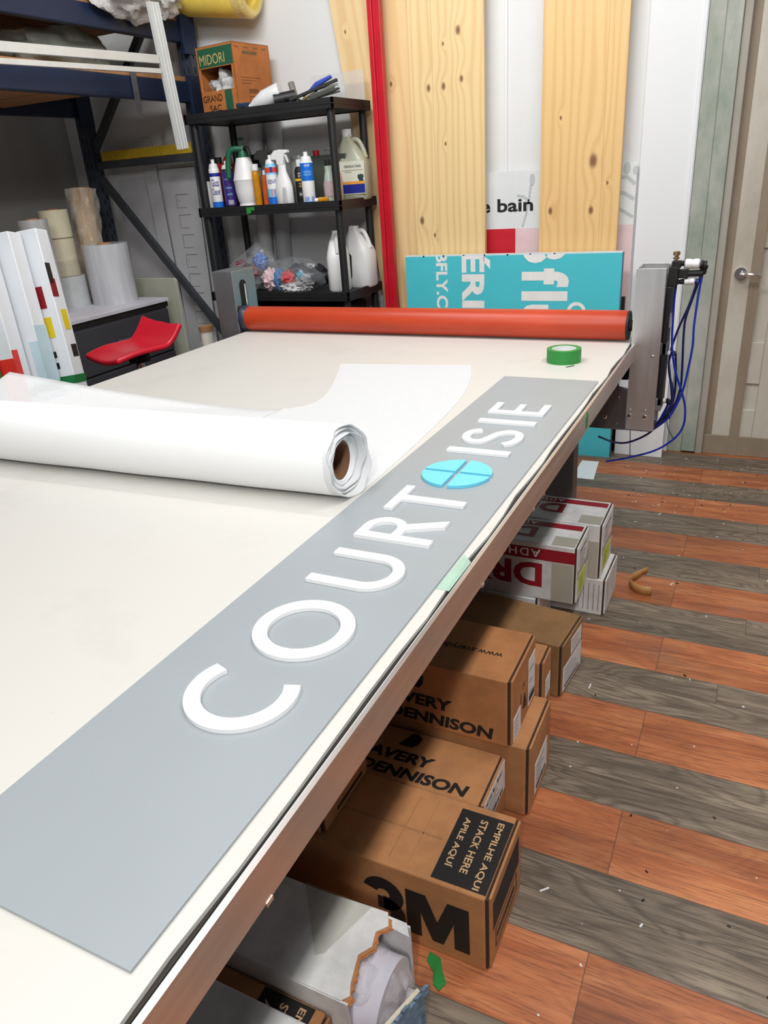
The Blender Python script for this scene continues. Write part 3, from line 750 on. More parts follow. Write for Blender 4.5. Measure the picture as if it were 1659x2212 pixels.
# --- big brown carton with the large black mark
c1, o1 = carton('brown carton with huge black letters on its side and black stacking panel on top', -0.328, 0.963, 1.187, 0, 0.216, 1.45, M_card2)
def eps(v): return v + 0.0008
pn = ink(c1, 'stacking_panel', lambda t_: t_.box(-0.458, -0.339, 0.972, 1.166, 0.2162, 0.2168))
M_tanink = mat('tan_ink', (205, 165, 122), 0.7)
def f_(t_):
    zz = 0.2172
    t_.text('EMPILHE AQUI', (-0.373, 1.156, zz), -YA, XA, 0.180, 0.017, bold=0.02)
    t_.text('STACK HERE', (-0.408, 1.150, zz), -YA, XA, 0.146, 0.017, bold=0.02)
    t_.text('APILE AQUÍ', (-0.445, 1.144, zz), -YA, XA, 0.136, 0.020, bold=0.02)
ink(pn, 'panel_lettering', f_, M_tanink)
def f_(t_):
    y = 0.9620
    # heavy 3 and M drawn as block shapes
    fx = Matrix(((1, 0, 0, -0.618), (0, 0, 1, y - 0.0006), (0, 1, 0, 0.034), (0, 0, 0, 1)))
    tk = 0.034
    for cy_, a0, a1 in ((0.090, 165, -90), (0.034, 90, -165)):
        t_.strip(arc(0.050, cy_, 0.048 if cy_ > 0.05 else 0.050, a0, a1, 20), arc(0.050, cy_, 0.015, a0, a1, 20), 0, 0.0006, M=fx)
    t_.box(0.036, 0.062, 0.044, 0.080, 0, 0.0006, M=fx)
    t_.prism([(0.104, 0), (0.104, 0.132), (0.150, 0.132), (0.1745, 0.062), (0.199, 0.132), (0.246, 0.132), (0.246, 0), (0.212, 0), (0.212, 0.075), (0.187, 0), (0.162, 0), (0.137, 0.075), (0.137, 0)], 0, 0.0006, M=fx)
ink(c1, 'large_mark', f_)
def f_(t_):
    t_.box(-0.3278, -0.3272, 0.985, 1.165, 0.105, 0.185)
    t_.box(-0.3278, -0.3272, 1.0, 1.15, 0.035, 0.038); t_.box(-0.3278, -0.3272, 1.0, 1.15, 0.088, 0.091); t_.box(-0.3278, -0.3272, 1.0, 1.003, 0.035, 0.09); t_.box(-0.3278, -0.3272, 1.147, 1.15, 0.035, 0.09)
    for i in range(9): t_.box(-0.3278, -0.3272, 1.01 + i * 0.014, 1.02 + i * 0.014, 0.055, 0.07)
ink(c1, 'end_print', f_)
f_ = MB(); f_.box(-1.6, -0.47, 1.066, 1.0715, 0.2155, 0.2163); f_.box(-0.56, -0.5575, 0.985, 1.165, 0.2155, 0.2164); f_.box(-0.515, -0.5135, 0.985, 1.165, 0.2155, 0.2163)
f_.build('crease', cardboard('crease_card', (166, 116, 74)), c1)

# --- lower flat carton with printed top
AVP = [(-0.757, 0)]
c2, o2 = carton('brown carton with printed top, between the stacking-panel box and the upper stacked box', -0.425, 1.197, 1.378, 0, 0.199, 1.4, M_card2)
def avery(t_, o, ex, ey, s=1.0):
    o = Vector(o); ex = Vector(ex); ey = Vector(ey)
    t_.text('DENNISON', o, ex, ey, 0.287 * s, 0.036 * s, bold=0.042, shear=0.12, space=1.0)
    t_.text('AVERY', o + ey * 0.052 * s, ex, ey, 0.180 * s, 0.036 * s, bold=0.042, shear=0.12)
def tri(t_, o, ex, ey, s=1.0):
    o = Vector(o); ex = Vector(ex); ey = Vector(ey)
    P = [o, o + ex * 0.055 * s, o + ex * 0.07 * s + ey * 0.02 * s, o + ex * 0.075 * s + ey * 0.055 * s, o + ex * 0.05 * s + ey * 0.075 * s, o + ex * 0.03 * s + ey * 0.07 * s]
    t_.add([tuple(q) for q in P], [tuple(range(6))])
ink(c2, 'printed_lettering', lambda t_: avery(t_, (-0.757, 1.212, 0.1998), XA, YA))
ink(c2, 'printed_mark', lambda t_: tri(t_, (-0.69, 1.318, 0.1998), XA, YA, 0.7))
endlabel(c2, o2, -0.425, 1.215, 1.375, 0.10, 0.19, 5, 'GLK', bar=True)
# --- carton standing forward, right of it
c3, o3 = carton('brown carton sticking furthest out, with small label on its end and corrugated edge showing', -0.366, 1.392, 1.602, 0, 0.224, 1.3, M_card2)
endlabel(c3, o3, -0.366, 1.445, 1.565, 0.03, 0.13, 6, None, bar=True)
# --- upper printed carton
c4, o4 = carton('brown carton printed with web address on top, resting on the forward carton', -0.41, 1.380, 1.598, 0.2245, 0.424, 1.4, M_card)
ink(c4, 'printed_lettering', lambda t_: avery(t_, (-0.742, 1.3792, 0.238), XA, ZA))
ink(c4, 'printed_mark', lambda t_: tri(t_, (-0.69, 1.3792, 0.345), XA, ZA, 0.7))
ink(c4, 'web_address', lambda t_: t_.text('www.averydennison.com', (-0.462, 1.492, 0.4248), -XA, -YA, 0.300, 0.028, bold=0.006))
endlabel(c4, o4, -0.41, 1.53, 1.59, 0.24, 0.385, 3, None, bar=True)
endlabel(c4, o4, -0.41, 1.398, 1.46, 0.227, 0.30, 4)
ink(c4, 'end_print', lambda t_: (t_.prism([(1.478, 0.272), (1.51, 0.262), (1.512, 0.274), (1.492, 0.315)], -0.4098, -0.4092, M=FYZ), t_.box(-0.4098, -0.4092, 1.46, 1.463, 0.29, 0.33), t_.text('24', (-0.4092, 1.475, 0.335), YA, ZA, 0.02, 0.016)))
# --- narrow carton behind it
c5, o5 = carton('narrow brown carton squeezed behind the stacked printed boxes', -0.392, 1.608, 1.70, 0, 0.325, 1.2, M_card2)
endlabel(c5, o5, -0.392, 1.64, 1.69, 0.19, 0.25, 3)
# --- plain brown carton
c6, o6 = carton('plain brown carton with two white labels on its end, beside the white boxes', -0.402, 1.886, 2.085, 0, 0.194, 1.3, M_card3, rz=-6)
endlabel(c6, o6, -0.402, 1.97, 2.07, 0.115, 0.172, 4, None)
endlabel(c6, o6, -0.402, 1.90, 2.075, 0.015, 0.105, 5, None, bar=True)
# --- white adhesive boxes
M_drytape = mat('packing_tape', (196, 190, 176), 0.25, alpha=0.75, var=0.05)
M_redband = mat('dark_red_ink', (150, 20, 38), 0.55, var=0.06); M_yel = mat('yellow_label', (206, 222, 84), 0.6, var=0.06)
def white_box(label, x1, y0, y1, z0, z1, L, front=True, top=True, hdr='DRYTAC', lab=True):
    c_, o_ = carton(label, x1, y0, y1, z0, z1, L, M_cardw)
    bd = MB(o_); wt = MB(o_); rd = MB(o_); rf = MB(o_); s_ = (z1 - z0)
    if top:
        bd.box(x1 - 0.7, x1 - 0.015, y1 - 0.055, y1 - 0.018, z1 + 0.0002, z1 + 0.0008)
        wt.text('ADHESIVE', (x1 - 0.175, y1 - 0.022, z1 + 0.0012), -XA, -YA, 0.20, 0.024, bold=0.015, space=1.25)
        rd.text('DRYTAC', (x1 - 0.16, y1 - 0.066, z1 + 0.001), -XA, -YA, 0.52, 0.080, bold=0.035)
    if front:
        bd.box(x1 - 0.7, x1 - 0.008, y0 - 0.0008, y0 - 0.0002, z1 - 0.062, z1 - 0.018)
        wt.text('ADHESIVE', (x1 - 0.125, y0 - 0.0012, z1 - 0.023), -XA, -ZA, 0.25, 0.030, bold=0.015, space=1.25)
        rf.text('DRYTAC', (x1 - 0.118, y0 - 0.001, z1 - 0.075), -XA, -ZA, 0.56, 0.094, bold=0.035)
    if front or top:
        b_ = bd.build('red_band', M_redband, c_); wt.build('band_lettering', M_wht_ink, b_); rd.build('large_lettering', M_redband, c_)
    if front: rf.build('large_lettering', M_redband, c_)
    tpz = MB(o_); tpz.box(x1 - 0.085, x1 - 0.012, y0 - 0.0016, y0 - 0.0012, z0 + 0.004, z1 - 0.065); tpz.box(x1 - 0.09, x1 - 0.012, y0 + 0.004, y0 + 0.07, z1 + 0.0012, z1 + 0.0016); tpz.box(x1, x1 + 0.0006, y0 + 0.01, y1 - 0.01, z0 + s_ * 0.42, z0 + s_ * 0.62)
    tpz.build('packing_tape', M_drytape, c_)
    if lab:
        endlabel(c_, o_, x1 + 0.0007, y0 + 0.02, y1 - 0.035, z0 + s_ * 0.55, z1 - 0.012, 5, hdr)
        endlabel(c_, o_, x1 + 0.0007, y0 + 0.03, y1 - 0.06, z0 + s_ * 0.1, z0 + s_ * 0.45, 6, None, M_yel)
    return c_, o_
c7, o7 = carton('worn white carton at floor level under the front white adhesive box', -0.56, 2.2, 2.395, 0, 0.149, 1.2, M_cardw)
endlabel(c7, o7, -0.56, 2.21, 2.38, 0.02, 0.14, 5, None, M_label)
c8, o8 = carton('scuffed white carton on the floor below the rear white adhesive box', -0.366, 2.402, 2.622, 0, 0.149, 1.3, M_cardw, rz=-1)
def f_(t_):
    for i in range(8): t_.box(-0.3655, -0.365, 2.42 + i * 0.005, 2.42 + i * 0.005 + 0.14 + 0.03 * random.random(), 0.125 - i * 0.014, 0.128 - i * 0.014)
    for i in range(6): t_.box(-0.39 - i * 0.018, -0.388 - i * 0.018, 2.4005, 2.4012, 0.02, 0.13)
ink(c8, 'faded_print', f_, mat('grey_ink', (120, 118, 116), 0.7))
white_box('white adhesive carton with dark red band, front one on top of the white stack', -0.432, 2.205, 2.392, 0.1495, 0.367, 1.4)
white_box('white adhesive carton with dark red band, rear one beside the table leg', -0.388, 2.405, 2.615, 0.1495, 0.365, 1.4, front=False)

# --- torn white carton with film roll, and the boxes nearest the camera
tc = thing('carton', 'torn white carton with a clear-wrapped roll poking from its ripped end', 'box', (-1.1, 0.78, 0), CG)
t_ = MB(); up = [(-1.9, 0.868), (-0.64, 0.868), (-0.585, 0.872), (-0.51, 0.876), (-0.497, 0.85), (-0.515, 0.83), (-0.508, 0.80), (-0.525, 0.775), (-0.518, 0.745), (-0.512, 0.72), (-0.503, 0.70), (-0.515, 0.686), (-1.9, 0.686)]
t_.prism(up, 0.196, 0.2)
t_.build('top_flap', M_cardw, tc, bevel=0.0008)
t_ = MB(); t_.box(-1.9, -0.50, 0.684, 0.688, 0, 0.197); t_.box(-1.9, -0.46, 0.868, 0.872, 0, 0.19); t_.box(-1.9, -0.46, 0.69, 0.866, 0, 0.004)
t_.build('side_walls', M_cardw, tc)
r5 = random.Random(3); inner_ = []; outer_ = []
rag_ = [(-0.503, 0.686), (-0.503, 0.70), (-0.512, 0.72), (-0.518, 0.745), (-0.525, 0.775), (-0.508, 0.80), (-0.515, 0.83), (-0.497, 0.85), (-0.508, 0.872)]
for (xa, ya), (xb, yb) in zip(rag_, rag_[1:]):
    for q in range(4):
        x = xa + (xb - xa) * q / 4; y = ya + (yb - ya) * q / 4
        inner_.append((x - 0.008, y)); outer_.append((x + 0.002 + 0.007 * r5.random(), y))
t_ = MB(); t_.strip(outer_, inner_, 0.1935, 0.1958)
t_.strip([(a + 0.004 * r5.random(), b) for a, b in outer_], [(a - 0.004, b) for a, b in inner_], 0.1905, 0.1930)
tag(t_.build('torn_edge', M_card, tc), 'brown torn cardboard edge')
MB().prism([(-0.53, 0.8735), (-0.468, 0.8725), (-0.452, 0.848), (-0.50, 0.853), (-0.535, 0.857)], 0.1905, 0.194).build('corner_flap', M_cardw, tc)
tag(MB().prism([(-0.455, 0.70), (-0.447, 0.70), (-0.412, 0.80), (-0.420, 0.803)], 0.0, 0.125).build('end_wall', mat('cream_card', (214, 204, 184), 0.6), tc), 'cream inner end wall')
t_ = MB(); t_.prism([(-0.446, 0.70), (-0.441, 0.70), (-0.405, 0.80), (-0.411, 0.80)], 0.0, 0.118)
for i in range(6):
    x = -0.437 + i * 0.006; y = 0.715 + i * 0.0165; t_.prism([(x - 0.004, y), (x + 0.003, y + 0.002), (x + 0.007, y + 0.016), (x, y + 0.014)], 0.11, 0.121 + 0.005 * (i % 3))
tag(t_.build('outer_wall', mat('blue_white_card', (110, 136, 160), 0.6, var=0.4, scale=60), tc), 'blue printed outer end wall with ragged top')
t_ = MB(); t_.prism([(-0.70, 0.872), (-0.60, 0.74), (-0.585, 0.752), (-0.545, 0.872)], 0.2003, 0.2008)
t_.build('clear_tape', mat('yellowed_tape', (186, 184, 162), 0.12, alpha=0.16), tc)
fr_ = thing('film_roll', 'clear plastic wrapped roll inside the torn white carton', 'film roll', (-0.9, 0.775, 0.01))
MB().lathe([(0.03, 0), (0.078, 0), (0.078, 0.94), (0.03, 0.94)], axX(-1.4, 0.778, 0.095), 40).build('roll', mat('milky_roll', (214, 210, 222), 0.25, var=0.08), fr_)
def wrapf(u, v_):
    a_ = u * 2 * math.pi; rr = 0.083 + 0.007 * math.sin(a_ * 9 + v_ * 9) * v_ + 0.006 * math.sin(a_ * 5 - v_ * 14)
    rr *= (1 - 0.62 * max(0, (v_ - 0.6) / 0.4) ** 1.6)
    x = -0.62 + 0.19 * v_ + 0.01 * math.sin(a_ * 4 + 1)
    return (min(x, -0.44), 0.778 + rr * math.cos(a_) * 0.96, max(0.008, 0.095 + rr * math.sin(a_)))
MB().grid(wrapf, 64, 18).build('wrapping', clear_plastic('wrap_film', (236, 234, 238), 0.24, 0.06, 0.8, 55), fr_)

c9, o9 = carton('brown carton with cut-off black stacking panel, under the torn white box', -0.535, 0.47, 0.680, 0, 0.155, 1.3, M_card2)
pn = ink(c9, 'stacking_panel', lambda t_: t_.box(-0.675, -0.565, 0.478, 0.676, 0.1552, 0.1558))
def f_(t_):
    t_.text('EMPILHE AQUI', (-0.596, 0.668, 0.1562), -YA, XA, 0.180, 0.017, bold=0.02)
    t_.text('STACK HERE', (-0.630, 0.662, 0.1562), -YA, XA, 0.146, 0.017, bold=0.02)
    t_.text('APILE AQUÍ', (-0.664, 0.656, 0.1562), -YA, XA, 0.136, 0.020, bold=0.02)
ink(pn, 'panel_lettering', f_, M_tanink)
ink(c9, 'end_print', lambda t_: t_.prism([(0.50, 0.02), (0.66, 0.02), (0.66, 0.14), (0.5, 0.14)], -0.5348, -0.5342, M=FYZ))
c10, o10 = carton('plain white carton at the bottom edge, lying across the cut-off brown box', -0.50, 0.40, 0.612, 0.1562, 0.235, 1.2, M_cardw, flap=False)
# box standing on the big brown carton under the table
c11, o11 = carton('brown carton set back under the rail with a paper label strip', -0.712, 0.978, 1.19, 0.2172, 0.44, 1.0, M_card2)
endlabel(c11, o11, -0.712, 0.985, 1.185, 0.285, 0.36, 2, None)
ink(c11, 'end_print', lambda t_: (t_.box(-0.7118, -0.7112, 1.04, 1.16, 0.235, 0.243), t_.text('EDNA', (-0.7110, 1.0, 0.29), YA, ZA, 0.03, 0.018, bold=0.02)))

# ================================================================== BACK WALL LEANERS
# black poster with text and big sheets
ps = thing('poster_board', 'white printed board with black lettering and red block, behind the pine boards', 'sign board', (-1.03, 4.225, 0))
M_poster = mat('poster_white', (224, 229, 231), 0.4, var=0.02)
MB().box(-1.75, -0.625, 4.222, 4.228, 0.0, 1.505).build('board', M_poster, ps, bevel=0.001)
def f_(t_): t_.text('de bain', (-1.513, 4.2212, 1.300), XA, ZA, 0.362, 0.068, bold=0.025)
ink(ps, 'lettering', f_)
tag(MB().box(-1.43, -1.248, 4.2205, 4.222, 1.05, 1.215).build('red_block', mat('red_print', (198, 22, 44), 0.5), ps), 'red printed block')
tag(MB().box(-1.247, -0.626, 4.2207, 4.222, 0.3, 1.215).build('pink_block', mat('pink_print', (224, 200, 202), 0.5, var=0.05), ps), 'pale pink printed block')
lf = MB()
def leafband(pts, wd):
    P = [Vector((a, 0, b)) for a, b in pts]; A = []; B = []
    for i, q in enumerate(P):
        d_ = (P[min(i + 1, len(P) - 1)] - P[max(i - 1, 0)]).normalized(); n_ = Vector((-d_.z, 0, d_.x)) * wd
        A.append(((q + n_).x, (q + n_).z)); B.append(((q - n_).x, (q - n_).z))
    lf.strip(A, B, -4.2219, -4.2212, M=Matrix(((1, 0, 0, 0), (0, 0, -1, 0), (0, 1, 0, 0), (0, 0, 0, 1))))
leafband([(-0.72, 1.44), (-0.67, 1.44), (-0.63, 1.405)], 0.009); leafband([(-0.72, 1.375), (-0.68, 1.365), (-0.63, 1.335)], 0.009); leafband([(-0.72, 1.30), (-0.68, 1.28), (-0.63, 1.25)], 0.008)
tag(lf.build('leaf_print', mat('grey_leaf_print', (188, 196, 198), 0.5), ps), 'pale grey branch pattern'); lf = MB()
leafband([(-1.21, 1.22), (-1.19, 1.28), (-1.175, 1.35), (-1.165, 1.43)], 0.006); leafband([(-1.175, 1.35), (-1.205, 1.375), (-1.24, 1.38)], 0.007)
LX = Matrix(((1, 0, 0, 0), (0, 0, -1, 0), (0, 1, 0, 0), (0, 0, 0, 1)))
for (a, b, rx, rz_) in ((-0.675, 1.48, 0.018, 0.03), (-0.633, 1.468, 0.012, 0.02), (-1.158, 1.455, 0.015, 0.03)):
    lf.prism([(a + rx * math.cos(q * 0.45), b + rz_ * math.sin(q * 0.45)) for q in range(14)], -4.2219, -4.2212, M=LX)
tag(lf.build('leaf_print', mat('grey_leaf_print', (188, 196, 198), 0.5), ps), 'pale grey leaf pattern')
# tall white sheets to the right
tag(MB(TR((-0.53, 4.12, 0), (-1.9, 0, 0))).box(-0.10, 0.155, -0.004, 0.004, 0.0, 0.62).build('white_sheet', M_panelw, bevel=0.001), 'short white plastic sheet standing on the floor below the hoses', 'sheet', 'white sheets against the back wall')
tag(MB().box(-0.615, -0.362, 4.236, 4.246, 0.0, 3.2).box(-0.380, -0.3665, 4.229, 4.2365, 0.0, 3.2).build('white_sheet', M_panelw, bevel=0.001), 'tall white wall sheet with a thin edge strip next to the grey post', 'sheet', 'white sheets against the back wall')
# pine boards
def board(label, x0, x1, y_front, top, thick, m_, tilt_x=0.0, roll=0.0, cat_='wood board', zc=0.0):
    r_ = thing('pine_board', label, cat_, ((x0 + x1) / 2, y_front, zc), 'pine boards against the back wall')
    M_ = TR(((x0 + x1) / 2, y_front, zc), (tilt_x, roll, 0)); w_ = (x1 - x0) / 2
    r_.matrix_world = M_; WM[r_.name] = M_.copy()
    MB(M_).box(-w_, w_, 0, thick, 0, top).build('plank', m_, r_, bevel=0.003)
    return r_
PA = pine_material('pine_wide', (238, 212, 158), (206, 160, 100), [(-0.10, 1.93, 0.011), (-0.015, 1.93, 0.011), (0.085, 1.955, 0.010), (0.07, 2.17, 0.013), (-0.012, 2.12, 0.006), (-0.012, 1.66, 0.006), (-0.09, 1.20, 0.007), (-0.165, 1.28, 0.013)], 64, 0.0, (-0.075,))
board('wide pale pine board with dark knots, beside the red bar', -1.812, -1.398, 4.137, 3.1, 0.03, PA, -0.55)
PB = pine_material('pine_amber', (236, 200, 140), (204, 154, 90), [(0.065, 1.525, 0.020), (-0.105, 1.73, 0.006), (-0.145, 1.30, 0.011), (0.065, 1.295, 0.012), (0.14, 1.42, 0.006)], 60, 5.0, (0.11,))
board('amber pine board standing right of the printed lettering', -1.098, -0.692, 4.14, 3.1, 0.028, PB, -0.55)
PC = pine_material('pine_plain', (236, 208, 156), (204, 160, 102), [(-0.05, 1.98, 0.008)], 40, 11.0)
board('tilted pine board edge showing between red bar and wide pale board', -1.905, -1.62, 4.172, 3.0, 0.022, PC, -0.3, -3.5)
PD = pine_material('pine_light', (240, 214, 164), (210, 166, 108), [(-0.06, 2.28, 0.006)], 40, 17.0)
board('leaning pine board behind the black shelf, left of the red bar', -1.95, -1.70, 4.195, 2.95, 0.022, PD, -0.3, -8.0)
# red profile
rb = tag(MB().box(-2.004, -1.978, 4.085, 4.12, 0.0, 3.0).box(-1.978, -1.955, 4.095, 4.12, 0.0, 3.0).box(-1.955, -1.93, 4.083, 4.12, 0.0, 3.0).build('red_post', mat('glossy_red_paint', (196, 26, 44), 0.3, var=0.12, scale=6), bevel=0.003), 'tall glossy red steel profile standing between shelf and pine boards', 'metal bar')
# turquoise sign board
TQ = thing('turquoise_board', 'turquoise sign board with white sideways lettering leaning behind the roller', 'sign board', (-1.25, 4.05, 0))
M_ = TR((-1.25, 4.045, 0), (-1.2, 0, 0)); TQ.matrix_world = M_; WM[TQ.name] = M_.copy()
M_tq = mat('turquoise_print', (78, 200, 214), 0.45, var=0.03, scale=4)
MB(M_).box(-0.60, 0.605, 0, 0.002, 0, 1.094).build('printed_face', M_tq, TQ)
MB(M_).box(-0.599, 0.604, 0.0021, 0.05, 0, 1.100).build('core', mat('corrugated_white', (220, 224, 228), 0.5), TQ)
MB(M_).box(0.604, 0.6055, 0.0025, 0.05, 0, 1.094).build('blue_edge', mat('blue_edge', (38, 112, 158), 0.5), TQ)
n_ = MB(M_)
for x in (-0.49, -0.37, -0.25, -0.13, 0.0, 0.125, 0.255): n_.box(x, x + 0.008, -0.0005, 0.006, 1.0905, 1.0995)
n_.build('edge_notches', M_ink, TQ)
zt = 1.094; tpc = [((0, 0, zt), (0, 0, 1))]
def side(words):
    t_ = MB()
    for (txt, xb, z_top, wid, ht, bd) in words: t_.text(txt, (xb, -0.0006, z_top), -ZA, XA, wid, ht, clip=tpc, bold=bd)
    t_.v = [M_ @ q for q in t_.v]
    t_.build('lettering', M_wht_ink, TQ)
side([('BFLY.COM', -0.413, 1.115, 0.46, 0.070, 0.03)])
side([('ÉRIE', -0.258, 1.115, 0.43, 0.165, 0.035)])
for q in (('B', 0.085, 1.205, 0.155, 0.245, 0.05), ('f', 0.085, 1.022, 0.095, 0.255, 0.045), ('l', 0.085, 0.905, 0.05, 0.250, 0.03), ('u', 0.085, 0.835, 0.14, 0.150, 0.045)): side([q])
bf = MB(M_); FXm = Matrix(((1, 0, 0, 0), (0, 0, 1, -0.0008), (0, 1, 0, 0), (0, 0, 0, 1)))
bf.strip(arc(0.385, 0.80, 0.05, 0, 330, 22), arc(0.385, 0.80, 0.032, 0, 330, 22), 0, 0.0006, M=FXm, closed=False)
bf.strip(arc(0.45, 0.77, 0.035, 0, 330, 18), arc(0.45, 0.77, 0.02, 0, 330, 18), 0, 0.0006, M=FXm)
bf.build('outline_mark', M_wht_ink, TQ)
tag(MB().box(-0.66, -0.635, 4.16, 4.19, 0.0, 0.86).build('black_post', M_blackr, bevel=0.002), 'short black square bar behind the right end of the turquoise board', 'metal bar')

# ================================================================== BLACK STORAGE SHELF
sh = thing('storage_shelf', 'black plastic shelving unit full of bottles against the back wall', 'shelf', (-2.54, 3.95, 0))
SX0, SX1, SY0, SY1 = -2.995, -2.048, 3.72, 4.146
for zt_ in (1.905, 1.424, 0.952, 0.48, 0.09):
    s_ = MB(); s_.box(SX0 + 0.004, SX1 - 0.004, SY0 + 0.004, SY1 - 0.004, zt_ - 0.045, zt_ - 0.012)
    s_.box(SX0, SX1, SY0, SY0 + 0.012, zt_ - 0.05, zt_); s_.box(SX0, SX1, SY1 - 0.012, SY1, zt_ - 0.05, zt_); s_.box(SX0, SX0 + 0.012, SY0, SY1, zt_ - 0.05, zt_); s_.box(SX1 - 0.012, SX1, SY0, SY1, zt_ - 0.05, zt_)
    s_.box(SX0 - 0.002, SX1 + 0.002, SY0 - 0.002, SY0, zt_ - 0.03, zt_ - 0.026); s_.box(SX1, SX1 + 0.002, SY0, SY1, zt_ - 0.03, zt_ - 0.026)
    s_.build('shelf_tray', M_black, sh, bevel=0.003)
for x in (SX0 + 0.035, SX1 - 0.035):
    for y in (SY0 + 0.036, SY1 - 0.036):
        q = MB()
        for a, b in ((0, 0.04), (0.09, 0.43), (0.48, 0.902), (0.952, 1.374), (1.424, 1.855)):
            q.lathe([(0.021, a), (0.021, b)], Matrix.Translation((x, y, 0)), 16)
        q.build('post', M_black, sh)
scrap('tape_scrap', 'green tape bit stuck on the front lip of the middle shelf', 'tape scrap', [(-2.655, 1.378), (-2.625, 1.384), (-2.622, 1.40), (-2.602, 1.395), (-2.60, 1.416), (-2.655, 1.414)], 3.7155, 3.7165, M_green, FX)

ZS = 1.4125   # middle shelf deck
BG = 'cleaning products on the middle shelf'
def at(x, y, z): return Matrix.Translation((x, y, z))
def wrapcyl(cx, cy, r, facing):
    """bend flat lettering (x = arc length, z) around a can axis; facing = azimuth of the middle"""
    def f(p):
        a_ = facing + p.x / r
        return Vector((cx + r * math.cos(a_), cy + r * math.sin(a_), p.z))
    return f
FACE = math.radians(-58)
def can(label, x, y, r, h, cols, caps, capm, name='spray_can', words=()):
    t0 = thing(name, label, 'spray can', (x, y, ZS), BG)
    MB(at(x, y, ZS)).lathe([(r * .95, 0), (r, 0.004), (r, h * .8), (r * .82, h * .84), (r * .55, h * .87), (0, h * .87)], seg=28).build('can', cols[0], t0)
    for i, (a, b, m_) in enumerate(cols[1]):
        MB(at(x, y, ZS)).lathe([(r + 0.0006, h * a), (r + 0.0006, h * b)], seg=28, close=True).build('label_band', m_, t0)
    MB(at(x, y, ZS)).lathe([(r * .86, h * .82), (r * .86, h * .86), (r * .72, h * .91), (r * .34, h * .925), (r * .34, h), (0, h)], seg=24).build('nozzle_cap', capm, t0)
    for s_, zc, w_, ht, m_ in words:
        t_ = MB(); t_.text(s_, (-w_ / 2, 0, ZS + h * zc), XA, ZA, w_, ht, bold=0.01, wrap=wrapcyl(x, y, r + 0.0014, FACE)); t_.build('label_lettering', m_, t0)
    return t0
M_navy = mat('navy_print', (28, 44, 140), 0.4); M_cblue = mat('can_blue', (22, 110, 214), 0.35); M_purple = mat('can_purple', (62, 46, 128), 0.35); M_lblue = mat('can_light_blue', (132, 196, 232), 0.35); M_rorange = mat('can_red', (232, 70, 48), 0.4); M_yellow = mat('label_yellow', (240, 190, 40), 0.5); M_silv = mat('can_silver', (196, 200, 204), 0.3, 0.4)
can('white and blue glass cleaner spray can at the left end of the shelf row', -2.905, 3.80, 0.030, 0.262, (M_pvc, [(0.0, 0.15, M_cblue), (0.66, 0.73, M_navy)]), None, M_pvc, words=(('Glass', 0.46, 0.042, 0.04, M_navy), ('Cleaner', 0.29, 0.048, 0.036, M_navy)))
t0 = can('purple and black spray can behind the glass cleaner can', -2.835, 3.83, 0.034, 0.25, (M_blackr, [(0.06, 0.78, M_purple)]), None, M_pvc, words=(('cleaner', 0.6, 0.04, 0.01, M_lblue), ('mousse', 0.42, 0.036, 0.008, M_lblue), ('anti', 0.28, 0.03, 0.012, M_lblue)))
MB().text('IIIIIII', (-0.012, 0, ZS + 0.02), XA, ZA, 0.03, 0.024, wrap=wrapcyl(-2.835, 3.83, 0.0355, FACE)).build('label_lettering', M_wht_ink, t0)
can('slim spray can with red, white and blue swirl label in the middle of the row', -2.515, 3.80, 0.032, 0.258, (M_lblue, [(0.0, 0.18, M_cblue), (0.18, 0.32, M_lblue), (0.34, 0.62, M_pvc), (0.66, 0.76, M_rorange)]), None, M_pvc, words=(('KEEN-FU', 0.44, 0.052, 0.022, M_navy), ('I', 0.19, 0.02, 0.035, M_rorange), ('I', 0.66, 0.016, 0.028, M_navy)))
can('large blue and white spray can beside the front post', -2.285, 3.80, 0.035, 0.258, (M_pvc, [(0.45, 0.79, M_cblue), (0.0, 0.05, M_cblue)]), None, M_pvc, words=(('AX-200', 0.72, 0.03, 0.012, M_wht_ink), ('contact', 0.6, 0.044, 0.012, M_lblue), ('adhesif', 0.55, 0.044, 0.012, M_lblue), ('III II', 0.06, 0.05, 0.022, M_cblue)))
# pump sprayer
t0 = thing('pump_sprayer', 'white pump sprayer with dark green handle on the shelf', 'sprayer', (-2.712, 3.83, ZS), BG)
MB(at(-2.712, 3.83, ZS)).lathe([(0.045, 0.004), (0.058, 0.04), (0.066, 0.09), (0.068, 0.135), (0.072, 0.145), (0.068, 0.155), (0.062, 0.18), (0.044, 0.245), (0.04, 0.258), (0, 0.26)], seg=32).lathe([(0.052, 0), (0.056, 0.0), (0.05, 0.03), (0.045, 0.03)], seg=32).build('tank', M_pvc, t0)
M_dgreen = mat('dark_green_plastic', (22, 92, 66), 0.4)
g_ = MB(); g_.lathe([(0.030, 0.255), (0.026, 0.28), (0.018, 0.318), (0, 0.32)], at(-2.712, 3.83, ZS), 20)
g_.tube([(-2.705, 3.82, ZS + 0.302), (-2.75, 3.80, ZS + 0.304), (-2.775, 3.79, ZS + 0.285), (-2.787, 3.785, ZS + 0.23), (-2.792, 3.78, ZS + 0.16)], 0.016, 10)
g_.build('handle', M_dgreen, t0)
MB().cyl((-2.712, 3.83, ZS + 0.315), (-2.715, 3.832, ZS + 0.35), 0.003).cyl((-2.730, 3.832, ZS + 0.352), (-2.700, 3.832, ZS + 0.354), 0.008).build('plunger', mat('deep_green_plastic', (18, 60, 48), 0.4), t0)
MB().tube([(-2.69, 3.82, ZS + 0.30), (-2.665, 3.81, ZS + 0.305), (-2.645, 3.80, ZS + 0.265)], 0.010, 10).build('nozzle', M_blackr, t0)
